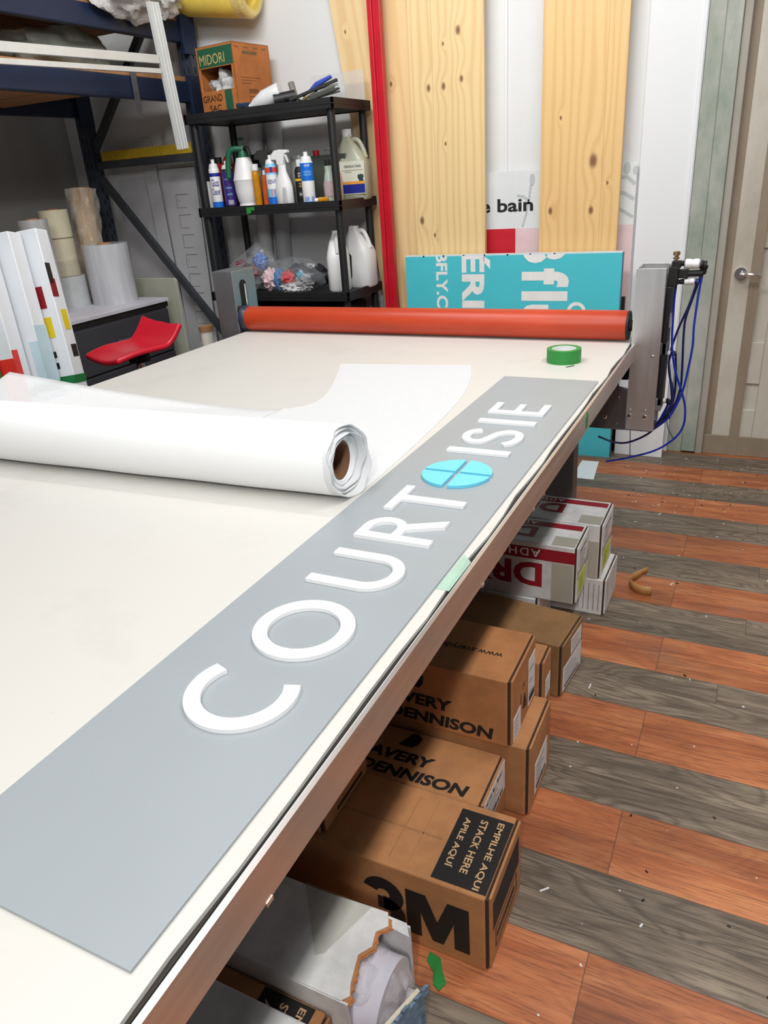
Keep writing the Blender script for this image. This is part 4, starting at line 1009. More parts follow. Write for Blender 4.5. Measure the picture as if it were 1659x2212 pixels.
# amber bottle, orange bottle
M_amber = mat('amber_liquid', (196, 132, 24), 0.12, var=0.2, scale=30, coat=0.5)
def bottle(label, x, y, z, prof, m_, capprof, capm, cat_='bottle', sx=1, sy=1, grp=BG, name='bottle', seg=24, M=None, extra=None):
    t0 = thing(name, label, cat_, (x, y, z), grp)
    Mx = M or at(x, y, z)
    MB(Mx).lathe(prof, seg=seg, sx=sx, sy=sy).build('body', m_, t0)
    if capprof: MB(Mx).lathe(capprof, seg=20).build('cap', capm, t0)
    return t0
bottle('amber liquid bottle with white cap behind the green tape bit', -2.622, 3.80, ZS, [(0.021, 0), (0.022, 0.01), (0.021, 0.12), (0.023, 0.16), (0.019, 0.185), (0, 0.187)], M_amber, [(0.019, 0.187), (0.0195, 0.22), (0, 0.221)], M_pvc)
bottle('small orange translucent bottle next to the amber bottle', -2.585, 3.83, ZS, [(0.018, 0), (0.020, 0.02), (0.018, 0.1), (0.014, 0.16), (0, 0.162)], mat('orange_liquid', (204, 96, 44), 0.15, var=0.2), [(0.008, 0.162), (0.008, 0.185), (0, 0.186)], M_pvc)
# trigger spray bottle
def trigger_bottle(label, x, y, s, bm_, hm_, z=ZS, words=True, name='spray_bottle'):
    t0 = thing(name, label, 'spray bottle', (x, y, z), BG)
    MB(at(x, y, z)).lathe([(0.045 * s, 0), (0.05 * s, 0.006 * s), (0.05 * s, 0.09 * s), (0.042 * s, 0.125 * s), (0.024 * s, 0.17 * s), (0.0225 * s, 0.205 * s), (0, 0.206 * s)], seg=28, sx=1.05, sy=0.7).build('body', bm_, t0)
    hd = MB(at(x, y, z)); FM = Matrix(((1, 0, 0, 0), (0, 0, 1, 0), (0, 1, 0, 0), (0, 0, 0, 1)))
    hd.prism([(a * s, b * s) for a, b in ((-0.024, 0.205), (-0.026, 0.23), (-0.062, 0.232), (-0.055, 0.258), (-0.035, 0.276), (0.0, 0.280), (0.048, 0.276), (0.05, 0.262), (0.03, 0.258), (0.022, 0.235), (0.018, 0.205))], -0.014 * s, 0.014 * s, M=FM)
    hd.build('spray_head', hm_, t0, bevel=0.003)
    MB(at(x, y, z)).prism([(a * s, b * s) for a, b in ((0.024, 0.258), (0.034, 0.256), (0.046, 0.215), (0.04, 0.213))], -0.007 * s, 0.007 * s, M=FM).build('trigger', hm_, t0, bevel=0.001)
    if words:
        t_ = MB()
        for i in range(9): t_.box(x + 0.004 + 0.001 * i, x + 0.036 * s, y - 0.0375 * s - 0.0005 + 0.002 * 0, y - 0.037 * s, z + (0.02 + i * 0.0085) * s, z + (0.0225 + i * 0.0085) * s)
        t_.build('back_print', mat('faint_print', (180, 184, 186), 0.6), t0)
    return t0
trigger_bottle('white trigger spray bottle standing in the middle of the shelf row', -2.435, 3.79, 1.0, M_pvc, M_pvc)
trigger_bottle('grey trigger spray bottle at the back behind the pump sprayer', -2.70, 4.02, 1.06, mat('smoky_plastic', (128, 128, 128), 0.4), mat('dark_grey_plastic', (110, 110, 108), 0.4), words=False)
trigger_bottle('clear bottle with black trigger behind the amber bottle', -2.76, 4.04, 1.0, mat('hazy_plastic', (150, 152, 150), 0.3), M_blackr, words=False)
# black bottle with yellow band
t0 = bottle('black bottle with yellow band between white spray bottle and blue can', -2.352, 3.84, ZS, [(0.03, 0), (0.032, 0.005), (0.032, 0.17), (0.026, 0.185), (0.018, 0.19), (0, 0.191)], M_blackr, [(0.019, 0.19), (0.02, 0.225), (0, 0.226)], M_pvc)
MB(at(-2.352, 3.84, ZS)).lathe([(0.0326, 0.118), (0.0326, 0.13)], seg=24, close=True).build('yellow_band', M_yellow, t0)
for s_, zc, ht, m_ in (('HVP 3', 0.15, 0.010, M_wht_ink), ('NETTOIE', 0.137, 0.010, M_wht_ink), ('degrease', 0.1, 0.009, M_yellow), ('ultra', 0.088, 0.009, M_yellow), ('(o)', 0.04, 0.022, M_wht_ink)):
    MB().text(s_, (-0.016, 0, ZS + zc), XA, ZA, 0.032 if s_ != '(o)' else 0.02, ht, bold=0.01, wrap=wrapcyl(-2.352, 3.84, 0.0334, FACE)).build('label_lettering', m_, t0)
t0 = bottle('clear bottle with black cap and pinkish label, beside the front post', -2.176, 3.84, ZS, [(0.026, 0), (0.03, 0.03), (0.031, 0.09), (0.024, 0.13), (0.018, 0.16), (0.02, 0.182), (0, 0.183)], mat('pale_green_plastic', (176, 190, 176), 0.2), [(0.016, 0.183), (0.016, 0.212), (0, 0.213)], M_blackr)
MB(at(-2.176, 3.84, ZS)).lathe([(0.0318, 0.03), (0.0322, 0.09), (0.029, 0.108)], seg=24, close=True).build('label_band', mat('mauve_label', (180, 160, 164), 0.5), t0)
bottle('tiny amber bottle lying on its side at the shelf front', -2.235, 3.765, ZS + 0.016, [(0.014, 0), (0.016, 0.004), (0.016, 0.05), (0.009, 0.056), (0, 0.057)], M_amber, [(0.012, -0.022), (0.012, 0.001), (0, 0.001)], M_pvc, M=at(-2.205, 3.765, ZS + 0.016) @ MX @ Matrix.Rotation(0, 4, 'Z'))
bottle('peach coloured flat bottle half hidden by the front post', -2.128, 3.86, ZS, [(0.017, 0), (0.022, 0.01), (0.021, 0.12), (0.012, 0.15), (0, 0.151)], mat('peach_plastic', (214, 170, 150), 0.4), None, None)
# big jug with orange label
def jug(label, x, y, z, s, m_, capm, rz=0, grp=BG, name='jug', flat=0.62, cap=True, handle=1):
    t0 = thing(name, label, 'jug', (x, y, z), grp, (0, 0, rz))
    Mj = TR((x, y, z), (0, 0, rz)); b_ = MB(Mj); n_ = 28
    def ring(wx, wy, cx, z_): # superellipse ring
        return [(cx + wx * math.copysign(abs(math.cos(2 * math.pi * i / n_)) ** 0.55, math.cos(2 * math.pi * i / n_)), wy * math.copysign(abs(math.sin(2 * math.pi * i / n_)) ** 0.55, math.sin(2 * math.pi * i / n_)), z_) for i in range(n_)]
    levels = [(0.07, 0.055, 0, 0), (0.08, 0.062, 0, 0.012), (0.08, 0.062, 0, 0.17), (0.072, 0.056, -0.004, 0.20), (0.045, 0.04, -0.02, 0.255), (0.024, 0.024, -0.028, 0.285), (0.022, 0.022, -0.028, 0.305)]
    R = [[(a * s, b * s, c * s) for a, b, c in ring(*l)] for l in levels]
    v = [p for r in R for p in r]; f = []
    for k_ in range(len(R) - 1):
        for i in range(n_):
            l = (i + 1) % n_; f.append((k_ * n_ + i, k_ * n_ + l, (k_ + 1) * n_ + l, (k_ + 1) * n_ + i))
    b_.add(v, f, 0, True); b_.add(R[0], [tuple(range(n_ - 1, -1, -1))]); b_.add(R[-1], [tuple(range(n_))])
    b_.build('body', m_, t0, sharp=60)
    MB(Mj).tube([(-0.012 * s, 0, 0.272 * s), (0.012 * s, 0, 0.282 * s), (0.035 * s, 0, 0.272 * s), (0.055 * s, 0, 0.235 * s), (0.068 * s, 0, 0.195 * s)], 0.011 * s, 10).build('handle', m_, t0)
    if cap: MB(Mj).lathe([(0.025 * s, 0.295 * s), (0.025 * s, 0.33 * s), (0, 0.331 * s)], at(-0.028 * s, 0, 0), 24).build('cap', capm, t0)
    return t0, Mj
t0, Mj = jug('tall translucent jug of yellowish cleaner with navy and orange label', -2.118, 4.035, ZS, 1.085, stained('yellowed_jug', (186, 190, 170), (160, 160, 120), 0.3, 3, 0.4, 0.7, 0.6), M_pvc, rz=8, name='cleaner_jug')
lb = MB(Mj @ Matrix.Scale(1.045, 4)).box(-0.062, 0.078, -0.0665, -0.0655, 0.03, 0.19).build('label', mat('cream_label', (222, 222, 206), 0.5, var=0.04), t0)
MB(Mj @ Matrix.Scale(1.045, 4)).box(-0.060, 0.076, -0.0672, -0.0666, 0.034, 0.078).build('navy_block', M_navy, lb); MB(Mj @ Matrix.Scale(1.045, 4)).box(-0.060, 0.076, -0.0672, -0.0666, 0.079, 0.092).build('orange_block', mat('label_orange', (232, 160, 60), 0.5), lb)
MB(Mj @ Matrix.Scale(1.045, 4)).text('ORANG-A-TANG', (-0.035, -0.0672, 0.158), XA, ZA, 0.095, 0.013, bold=0.02).box(-0.05, 0.07, -0.0672, -0.0668, 0.145, 0.1465).text('CITRANS', (-0.035, -0.0672, 0.134), XA, ZA, 0.04, 0.006).build('label_lettering', M_ink, lb)
MB(Mj @ Matrix.Scale(1.045, 4)).blob((0.055, -0.066, 0.108), 0.018, 0.0015, 0.02, 0.5, 2, 14, 8).build('leaf_print', mat('dark_leaf', (44, 62, 58), 0.6), lb)
# back row
t0 = thing('jerrycan', 'dark red jerrycan with black cap at the back left of the shelf', 'jerrycan', (-2.935, 3.935, ZS), BG)
MB(at(-2.935, 3.935, ZS)).box(-0.07, 0.06, -0.05, 0.05, 0, 0.24).build('tank', mat('faded_red_plastic', (136, 26, 34), 0.45), t0, bevel=0.015, seg=3)
MB(at(-2.935, 3.935, ZS)).lathe([(0.02, 0.24), (0.02, 0.275), (0, 0.276)], at(-0.03, 0, 0), 18).build('cap', M_blackr, t0)
MB().tube([(-2.925, 3.935, ZS + 0.24), (-2.905, 3.935, ZS + 0.268), (-2.88, 3.935, ZS + 0.262), (-2.876, 3.935, ZS + 0.235)], 0.012, 8).build('handle', M_red, t0)
t0 = thing('glass_jar', 'clear glass jar with metal lid behind the white spray bottle', 'jar', (-2.47, 4.02, ZS), BG)
MB(at(-2.46, 4.02, ZS)).lathe([(0.05, 0), (0.055, 0.01), (0.055, 0.21), (0.046, 0.23), (0, 0.231)], seg=24).build('body', mat('jar_glass', (168, 170, 166), 0.1, alpha=0.75), t0)
MB(at(-2.46, 4.02, ZS)).lathe([(0.05, 0.231), (0.05, 0.25), (0, 0.252)], seg=24).build('lid', M_silv, t0)
t0 = thing('fuel_can', 'dark grey-green metal can with red cap at the back of the shelf', 'can', (-2.33, 4.02, ZS), BG)
MB(at(-2.29, 4.03, ZS)).box(-0.09, 0.16, -0.06, 0.06, 0, 0.24).build('tank', mat('grey_green_metal', (86, 92, 84), 0.45, 0.3), t0, bevel=0.008)
MB(at(-2.29, 4.03, ZS)).lathe([(0.018, 0.24), (0.018, 0.268), (0, 0.269)], at(-0.05, -0.02, 0), 16).build('cap', M_red, t0)
MB().tube([(-2.29, 4.01, ZS + 0.24), (-2.28, 4.01, ZS + 0.265), (-2.22, 4.01, ZS + 0.268), (-2.21, 4.01, ZS + 0.24)], 0.003, 6).build('handle', M_chrome, t0)
bottle('small red bottle tucked behind the orange bottle', -2.63, 4.0, ZS, [(0.024, 0), (0.026, 0.01), (0.026, 0.15), (0.012, 0.18), (0, 0.181)], mat('dull_red', (150, 34, 38), 0.4), [(0.012, 0.18), (0.012, 0.2), (0, 0.201)], M_pvc)
bottle('white tub behind the swirl label can', -2.545, 3.93, ZS, [(0.035, 0), (0.038, 0.01), (0.038, 0.12), (0, 0.121)], mat('milky_tub', (206, 204, 198), 0.4), None, None, name='tub', cat_='tub')
tag(MB().box(-2.975, -2.925, 3.862, 3.867, ZS, ZS + 0.16).build('white_card', M_label), 'white card standing behind the glass cleaner can', 'card', 'white cards on the middle shelf')
tag(MB().box(-2.958, -2.95, 3.77, 3.86, ZS, ZS + 0.15).build('white_card', M_label), 'thin white card edge at the far left of the middle shelf', 'card', 'white cards on the middle shelf')

# lower shelf: jugs and bags of rags
ZL = 0.9405
JG = 'things on the lower shelf'
t0, Mj = jug('white jug seen from its side, behind the front right post', -2.185, 3.88, ZL, 1.06, M_pvc, M_blackr, rz=-62, grp=JG, cap=False)
t0, Mj = jug('white jug with black label, nearest the right end of the lower shelf', -2.118, 4.025, ZL, 1.10, M_pvc, M_blackr, rz=-5, grp=JG, cap=False)
lb = MB(Mj @ Matrix.Scale(1.05, 4)).prism([(-0.085, 0.05), (-0.03, 0.04), (-0.02, 0.06), (-0.015, 0.17), (-0.03, 0.185), (-0.085, 0.18)], -0.0668, -0.0655, M=FX).build('label', M_ink, t0)
MB(Mj @ Matrix.Scale(1.05, 4)).text('SOL', (-0.078, -0.0672, 0.155), XA, ZA, 0.05, 0.02).text('VANTS', (-0.07, -0.0672, 0.10), XA, ZA, 0.04, 0.008).text('LAVANT', (-0.07, -0.0672, 0.085), XA, ZA, 0.04, 0.008).build('label_lettering', M_wht_ink, lb)
M_bag = clear_plastic('clear_bag', (200, 206, 210), 0.14, 0.06, 0.35, 12)
tag(MB().blob((-2.49, 3.86, ZL + 0.085), 0.235, 0.115, 0.10, 0.12, 4, 40, 24, flat=ZL + 0.004, freq=2.5).build('plastic_bag', M_bag), 'clear plastic bag filled with coloured rags lying on the lower shelf', 'bag', 'bags on the lower shelf')
b2 = MB(); b2.blob((-2.70, 3.88, ZL + 0.15), 0.085, 0.09, 0.10, 0.25, 9, 30, 18, freq=2.6)
b2.blob((-2.76, 3.86, ZL + 0.09), 0.11, 0.11, 0.09, 0.3, 12, 30, 18, freq=2.6, flat=ZL + 0.004)
def spike(u, v_):
    a_ = u * 2 * math.pi; r_ = 0.05 * (1 - v_) + 0.012
    return (-2.75 + 0.05 * v_ + r_ * math.cos(a_) * 1.4 - 0.1 * (1 - v_), 3.86 + r_ * math.sin(a_) * 0.6, ZL + 0.14 + 0.13 * v_ + 0.01 * math.sin(a_ * 4))
b2.grid(spike, 20, 8)
tag(b2.build('plastic_bag', M_bag), 'open clear plastic bag with peaked top beside the left metal post', 'bag', 'bags on the lower shelf')
RG = 'rags in the clear bags'
for i, (col, nm, x, y, z_, rx, ry, rz_) in enumerate((((232, 200, 206), 'pink', -2.60, 3.80, 0.075, 0.06, 0.045, 0.055), ((86, 132, 180), 'blue', -2.535, 3.79, 0.07, 0.035, 0.04, 0.06), ((214, 66, 78), 'red', -2.47, 3.785, 0.075, 0.045, 0.04, 0.045), ((204, 204, 208), 'pale grey', -2.44, 3.775, 0.03, 0.075, 0.04, 0.03), ((150, 150, 152), 'grey', -2.375, 3.795, 0.055, 0.055, 0.045, 0.045), ((44, 46, 58), 'navy', -2.42, 3.84, 0.11, 0.07, 0.06, 0.04), ((90, 180, 206), 'turquoise', -2.385, 3.78, 0.095, 0.02, 0.02, 0.025), ((30, 30, 36), 'black', -2.31, 3.86, 0.08, 0.05, 0.06, 0.06), ((112, 140, 204), 'periwinkle', -2.69, 3.84, 0.17, 0.045, 0.04, 0.045), ((150, 60, 54), 'rust', -2.725, 3.82, 0.12, 0.035, 0.04, 0.035), ((52, 58, 70), 'slate', -2.75, 3.88, 0.12, 0.06, 0.06, 0.06), ((120, 40, 60), 'maroon', -2.84, 3.86, 0.14, 0.05, 0.04, 0.035))):
    tag(MB().blob((x, y, ZL + z_), rx, ry, rz_, 0.28, 20 + i, 26, 16, freq=4.0, flat=ZL + 0.006).build('rag', mat('rag_' + nm.replace(' ', '_'), col, 0.9, var=0.15, scale=30, bump=0.4)), nm + ' cloth rag bundled ' + ('in the bag lying flat' if i < 8 else 'in the open peaked bag'), 'rag', RG)
# black tote under the lower tray
tag(MB().box(-2.88, -2.13, 3.76, 4.10, 0.47, 0.86).build('black_tote', M_blackr, bevel=0.02), 'black tote box on the shelf below the bags', 'box')

# top shelf
ZT = 1.8935
bx = thing('carton', 'open orange-brown carton with green print and plastic inside on top of the shelf', 'box', (-2.80, 3.94, ZT), None, (0, 0, -8))
Mb = TR((-2.845, 3.87, ZT), (0, 0, -8)); M_mid = cardboard('orange_cardboard', (188, 114, 58))
bx.matrix_world = Mb; WM[bx.name] = Mb.copy()
b_ = MB(Mb); W_, D_, HH = 0.138, 0.30, 0.342
b_.box(-W_, W_, D_ - 0.006, D_, 0, HH); b_.box(-W_, -W_ + 0.006, 0, D_, 0, HH); b_.box(W_ - 0.006, W_, 0, D_, 0, HH); b_.box(-W_, W_, 0, D_, 0, 0.006); b_.box(-W_, W_, 0.0, D_, HH - 0.006, HH)
b_.box(-W_, W_, 0, 0.006, 0, 0.125); b_.box(-W_, W_, 0, 0.006, 0.235, HH); b_.box(-W_, -W_ + 0.02, 0, 0.006, 0.12, 0.24)
b_.box(W_ - 0.02, W_, 0, 0.006, 0.12, 0.24)
b_.build('body', M_mid, bx, bevel=0.002)
M_gprint = mat('green_print', (34, 92, 66), 0.6)
g1 = MB(Mb).box(-W_ + 0.015, W_ - 0.002, -0.0009, -0.0002, 0.24, HH - 0.012).build('green_panel', M_gprint, bx)
MB(Mb).text('MIDORI', (-W_ + 0.025, -0.0014, 0.252), XA, ZA, 0.19, 0.048, bold=0.0).build('panel_lettering', mat('gold_print', (206, 176, 110), 0.5), g1)
MB(Mb).box(0.045, 0.10, -0.0009, -0.0002, 0.006, 0.122).build('green_panel', M_gprint, bx)
MB(Mb).text('GRAND', (-W_ + 0.012, -0.0012, 0.072), XA, ZA, 0.15, 0.034).text('SAC', (-W_ + 0.055, -0.0012, 0.024), XA, ZA, 0.09, 0.032).build('handwriting', M_ink, bx)
r_ = MB(Mb); xr = W_ + 0.0008
r_.text('MELON LIQUEUR', (xr, 0.08, 0.285), YA, ZA, 0.115, 0.018, bold=0.02)
for y in (0.02, 0.09, 0.17, 0.235): r_.text('MIDORI', (xr, y, 0.315), YA, ZA, 0.035, 0.008)
r_.build('green_lettering', M_gprint, bx)
r_ = MB(Mb)
for i in range(3): r_.box(xr - 0.0005, xr, 0.045, 0.20 - i * 0.035, 0.175 - i * 0.014, 0.177 - i * 0.014)
for i in range(14): r_.box(xr - 0.0005, xr, 0.10 + i * 0.0055, 0.1025 + i * 0.0055, 0.10, 0.122)
r_.box(xr - 0.0005, xr, 0.10, 0.24, 0.082, 0.085); r_.box(xr - 0.0005, xr, 0.10, 0.103, 0.02, 0.085)
r_.build('brown_print', mat('brown_ink', (104, 58, 30), 0.7), bx)
tag(MB(Mb).blob((0.0, 0.10, 0.125), 0.11, 0.10, 0.095, 0.2, 31, 30, 18, freq=3).build('plastic_bag', clear_plastic('cloudy_bag', (222, 224, 224), 0.72, 0.2, 0.8, 35)), 'crumpled clear plastic bag inside the orange-brown carton', 'bag')
TG = 'tools on top of the shelf'
Mo = TR((-2.52, 3.83, ZT + 0.047), (0, 72, 12))
t0 = thing('spray_bottle', 'empty white bottle lying on its side on top of the shelf', 'bottle', (-2.575, 3.83, ZT), TG)
MB(Mo).lathe([(0, 0.10), (0.042, 0.10), (0.046, 0.09), (0.046, -0.0), (0.03, -0.055), (0.015, -0.085), (0.014, -0.10)], seg=28).build('body', mat('translucent_white', (222, 224, 226), 0.3), t0)
MB(Mo).lathe([(0.018, -0.095), (0.018, -0.12), (0.012, -0.125), (0.012, -0.15), (0, -0.15)], seg=18).build('spray_head', mat('navy_plastic', (24, 46, 74), 0.4), t0)
MB(TR((-2.655, 3.80, ZT + 0.02), (0, 0, 15))).box(-0.03, 0.05, -0.01, 0.01, 0.0, 0.022).build('trigger', mat('navy_plastic2', (24, 46, 74), 0.4), t0, bevel=0.004)
t0 = thing('hand_tool', 'dark cylindrical tool with grey handle on top of the shelf', 'tool', (-2.39, 3.85, ZT), TG)
tb_ = MB(); tb_.cyl((-2.45, 3.81, ZT + 0.035), (-2.35, 3.87, ZT + 0.05), 0.03, 20); tb_.build('barrel', M_black, t0)
MB().cyl((-2.36, 3.88, ZT + 0.04), (-2.39, 3.90, ZT + 0.115), 0.017, 16).build('handle', mat('grey_grip', (122, 120, 112), 0.5), t0)
t0 = thing('squeegee', 'blue handled squeegee lying across the tool pile', 'squeegee', (-2.21, 3.86, ZT), TG)
MB(TR((-2.20, 3.84, ZT + 0.085), (0, -16, 20))).prism([(-0.09, -0.03), (0.0, 0.012), (0.085, 0.016), (0.09, 0.0), (0.0, -0.012)], -0.015, 0.015, M=FX).build('handle', mat('royal_blue_plastic', (28, 62, 168), 0.35), t0, bevel=0.005)
MB(TR((-2.20, 3.83, ZT + 0.066), (0, -16, 20))).box(-0.15, 0.12, -0.012, 0.012, -0.008, 0.006).build('blade', M_blackr, t0, bevel=0.002)
t0 = thing('caulking_tube', 'white tube with grey cap lying at the right of the tool pile', 'tube', (-2.14, 3.88, ZT), TG)
MB().cyl((-2.20, 3.85, ZT + 0.045), (-2.10, 3.90, ZT + 0.066), 0.022, 18).build('tube', M_pvc, t0); MB().cyl((-2.215, 3.842, ZT + 0.042), (-2.20, 3.85, ZT + 0.045), 0.0235, 18).build('end_ring', M_ink, t0)
t0 = thing('putty_knife', 'thin wooden handled knife between squeegee and tube', 'tool', (-2.25, 3.85, ZT), TG)
MB().cyl((-2.29, 3.84, ZT + 0.025), (-2.21, 3.87, ZT + 0.055), 0.008, 12).build('handle', mat('pale_wood', (200, 176, 120), 0.5), t0); MB(TR((-2.32, 3.83, ZT + 0.016), (0, -15, 20))).box(-0.04, 0.03, -0.015, 0.015, 0, 0.002).build('blade', M_silv, t0)
t0 = thing('scraper', 'grey scraper with chrome end at the right end of the tool pile', 'tool', (-2.12, 3.82, ZT), TG)
MB(TR((-2.13, 3.82, ZT + 0.045), (0, -14, 16))).box(-0.10, 0.05, -0.014, 0.014, -0.012, 0.014).build('grip', mat('charcoal_plastic', (64, 66, 62), 0.4), t0, bevel=0.005)
MB().cyl((-2.09, 3.83, ZT + 0.055), (-2.065, 3.837, ZT + 0.062), 0.010, 12).build('tip', M_chrome, t0)
tag(MB(TR((-2.33, 3.80, ZT + 0.03), (0, 10, -10))).box(-0.05, 0.05, -0.008, 0.008, -0.004, 0.004).cyl((0.02, 0, 0.004), (0.02, 0, 0.018), 0.008, 10).build('pliers', mat('dark_tool_steel', (60, 58, 60), 0.35, 0.6), bevel=0.001), 'small dark steel pliers in front of the tool pile', 'tool', TG)
tag(MB().box(-2.40, -2.065, 4.12, 4.125, ZT, ZT + 0.16).build('clear_sheet', clear_plastic('acrylic_sheet', (220, 224, 226), 0.3, 0.2, 0.05)), 'hazy clear plastic sheet standing behind the tools', 'sheet')

# things between the shelf and the rack
tag(MB().cyl((-2.93, 4.201, 0), (-2.86, 4.201, 1.90), 0.046, 20).build('white_tube', M_paper), 'tall white tube behind the left back post of the shelf', 'tube', 'tubes in the back corner')
tag(MB().cyl((-2.80, 4.2, 0), (-2.72, 4.2, 1.95), 0.048, 20).build('white_tube', mat('clouded_tube', (206, 208, 212), 0.4)), 'tall white tube behind the pump sprayer, right of the dark red bar', 'tube', 'tubes in the back corner')
tag(MB().cyl((-2.865, 4.225, 0), (-2.79, 4.225, 1.80), 0.010, 12).build('red_bar', mat('dark_red_paint', (120, 20, 30), 0.4)), 'thin dark red bar between the two tall white tubes', 'metal bar')

# ================================================================== PALLET RACK
rk = thing('pallet_rack', 'blue and grey pallet rack with timber decking along the left wall', 'rack', (-3.65, 2.6, 0))
M_up = mat('slate_upright_paint', (58, 66, 80), 0.45, var=0.1, scale=5); M_beam = mat('navy_beam_paint', (24, 40, 68), 0.42, var=0.15, scale=4)
for (x, y) in ((-3.20, 4.07), (-4.12, 4.07), (-3.20, 0.6), (-4.12, 0.6)):
    u = MB(); u.box(x - 0.045, x + 0.045, y - 0.004, y, 0, 3.2); u.box(x - 0.045, x - 0.04, y, y + 0.07, 0, 3.2); u.box(x + 0.04, x + 0.045, y, y + 0.07, 0, 3.2); u.box(x - 0.06, x + 0.06, y - 0.03, y + 0.09, 0, 0.008)
    q = MB()
    for i in range(42):
        z_ = 0.12 + i * 0.075
        q.box(x + 0.0452, x + 0.0456, y + 0.018, y + 0.028, z_, z_ + 0.035); q.box(x + 0.0452, x + 0.0456, y + 0.045, y + 0.055, z_ + 0.03, z_ + 0.06)
        q.box(x - 0.02, x - 0.012, y - 0.0046, y - 0.0042, z_, z_ + 0.035); q.box(x + 0.015, x + 0.023, y - 0.0046, y - 0.0042, z_, z_ + 0.035)
    b0 = len(u.v); u.v += q.v; u.f += [tuple(b0 + i for i in f) for f in q.f]; u.mi += [1] * len(q.f); u.sm += q.sm
    u.build('upright', [M_up, M_dark], rk)
for y in (4.10, 0.63):
    for nm, a, b in (('horizontal_brace', (-4.10, y, 1.71), (-3.22, y, 1.71)), ('horizontal_brace', (-4.10, y, 0.35), (-3.22, y, 0.35)), ('horizontal_brace', (-4.10, y, 2.75), (-3.22, y, 2.75)), ('diagonal_brace', (-4.08, y, 1.64), (-3.24, y, 0.62)), ('diagonal_brace', (-4.08, y, 1.80), (-3.24, y, 2.70))):
        A = Vector(a); B = Vector(b); d_ = (B - A).normalized(); M_b = Matrix(((d_.x, 0, -d_.z, A.x), (0, 1, 0, A.y), (d_.z, 0, d_.x, A.z), (0, 0, 0, 1)))
        MB(M_b).box(0, (B - A).length, -0.018, 0.018, -0.022, 0.022).build(nm, mat('brace_paint', (74, 78, 84), 0.45, 0.2, var=0.1), rk, bevel=0.002)
for x in (-3.20, -4.12):
    for z0, z1 in ((1.995, 2.105), (2.30, 2.405)):
        u = MB(); u.box(x - 0.02, x + 0.025, 0.67, 4.065, z0, z1); u.build('beam', M_beam, rk, bevel=0.006)
        u = MB(); u.box(x + 0.025, x + 0.05, 4.02, 4.14, z0 - 0.06, z1 + 0.03); u.build('beam_bracket', M_beam, rk, bevel=0.003)
M_deck = pine_material('deck_wood', (196, 150, 100), (150, 104, 62), [], 30, 2.0)
M_deckd = mat('deck_plywood', (176, 126, 82), 0.7, var=0.15, scale=5, stretch=(1, 6, 1))
y = 0.75; ws = (0.24, 0.20, 0.26, 0.22); i = 0
while y < 3.40:
    w_ = ws[i % 4]; MB().box(-4.13, -3.215, y, y + w_, 2.03, 2.06).build('deck_board', M_deckd, rk, bevel=0.002); y += w_ + (0.03 if i % 2 else 0.008); i += 1
MB().box(-4.12, -3.19, 0.70, 4.03, 2.106, 2.13).build('deck_panel', M_deckd, rk)
MB().box(-4.12, -3.19, 0.70, 4.03, 2.406, 2.425).build('deck_panel', M_deckd, rk)
tag(MB().box(-3.17, -3.166, 3.55, 3.59, 1.90, 2.14).build('hanging_strap', mat('grey_strap', (88, 90, 94), 0.6)), 'grey strap hanging down over the lower navy rack beam', 'strap')
tag(MB().box(-4.02, -3.27, 4.085, 4.13, 1.7325, 1.79).build('foam_strip', mat('yellow_foam', (204, 170, 40), 0.9, var=0.15, scale=60, bump=0.4), bevel=0.004), 'yellow foam strip lying on the grey rack brace', 'foam')
fo_ = thing('foam_roll', 'large pale yellow foam roll on top of the rack above the shelf', 'foam', (-2.95, 4.08, 2.48))
M_foam = mat('pale_yellow_foam', (232, 206, 92), 0.85, var=0.08, scale=14, bump=0.2)
FRM = axX(-3.20, 4.10, 2.553) @ Matrix.Rotation(math.radians(8.5), 4, 'Y') @ Matrix.Translation((0, 0, -0.21))
MB(FRM).lathe([(0.055, 0.0), (0.112, 0.0), (0.115, 0.02), (0.115, 0.69), (0.108, 0.705), (0.06, 0.70), (0.055, 0.68)], seg=40, close=True).lathe([(0.055, 0.68), (0.055, 0.0)], seg=40, close=True).build('roll', M_foam, fo_)
MB(FRM).lathe([(0.117, 0.64), (0.119, 0.70), (0.1, 0.72), (0.075, 0.715)], seg=40, close=True).build('wrapping', clear_plastic('foam_wrap', (240, 226, 170), 0.4, 0.2, 0.5), fo_)
M_bub = clear_plastic('white_film_bag', (228, 228, 226), 0.85, 0.25, 0.9, 45)
b_ = MB(); b_.blob((-3.14, 3.60, 2.49), 0.12, 0.30, 0.125, 0.22, 41, 44, 26, freq=3.0); b_.blob((-3.12, 3.82, 2.48), 0.09, 0.14, 0.085, 0.25, 43, 30, 18, freq=3.4)
tag(b_.build('plastic_bag', M_bub), 'bulging crumpled white plastic bag hanging over the top rack beam', 'bag')
tag(MB().blob((-3.42, 3.32, 2.21), 0.16, 0.34, 0.125, 0.16, 47, 40, 22, freq=2.4, flat=2.132).build('plastic_bag', mat('grey_green_bag', (120, 124, 116), 0.4, var=0.3, scale=10, bump=0.5)), 'dusty grey plastic bundle between the two rack beams', 'bag')
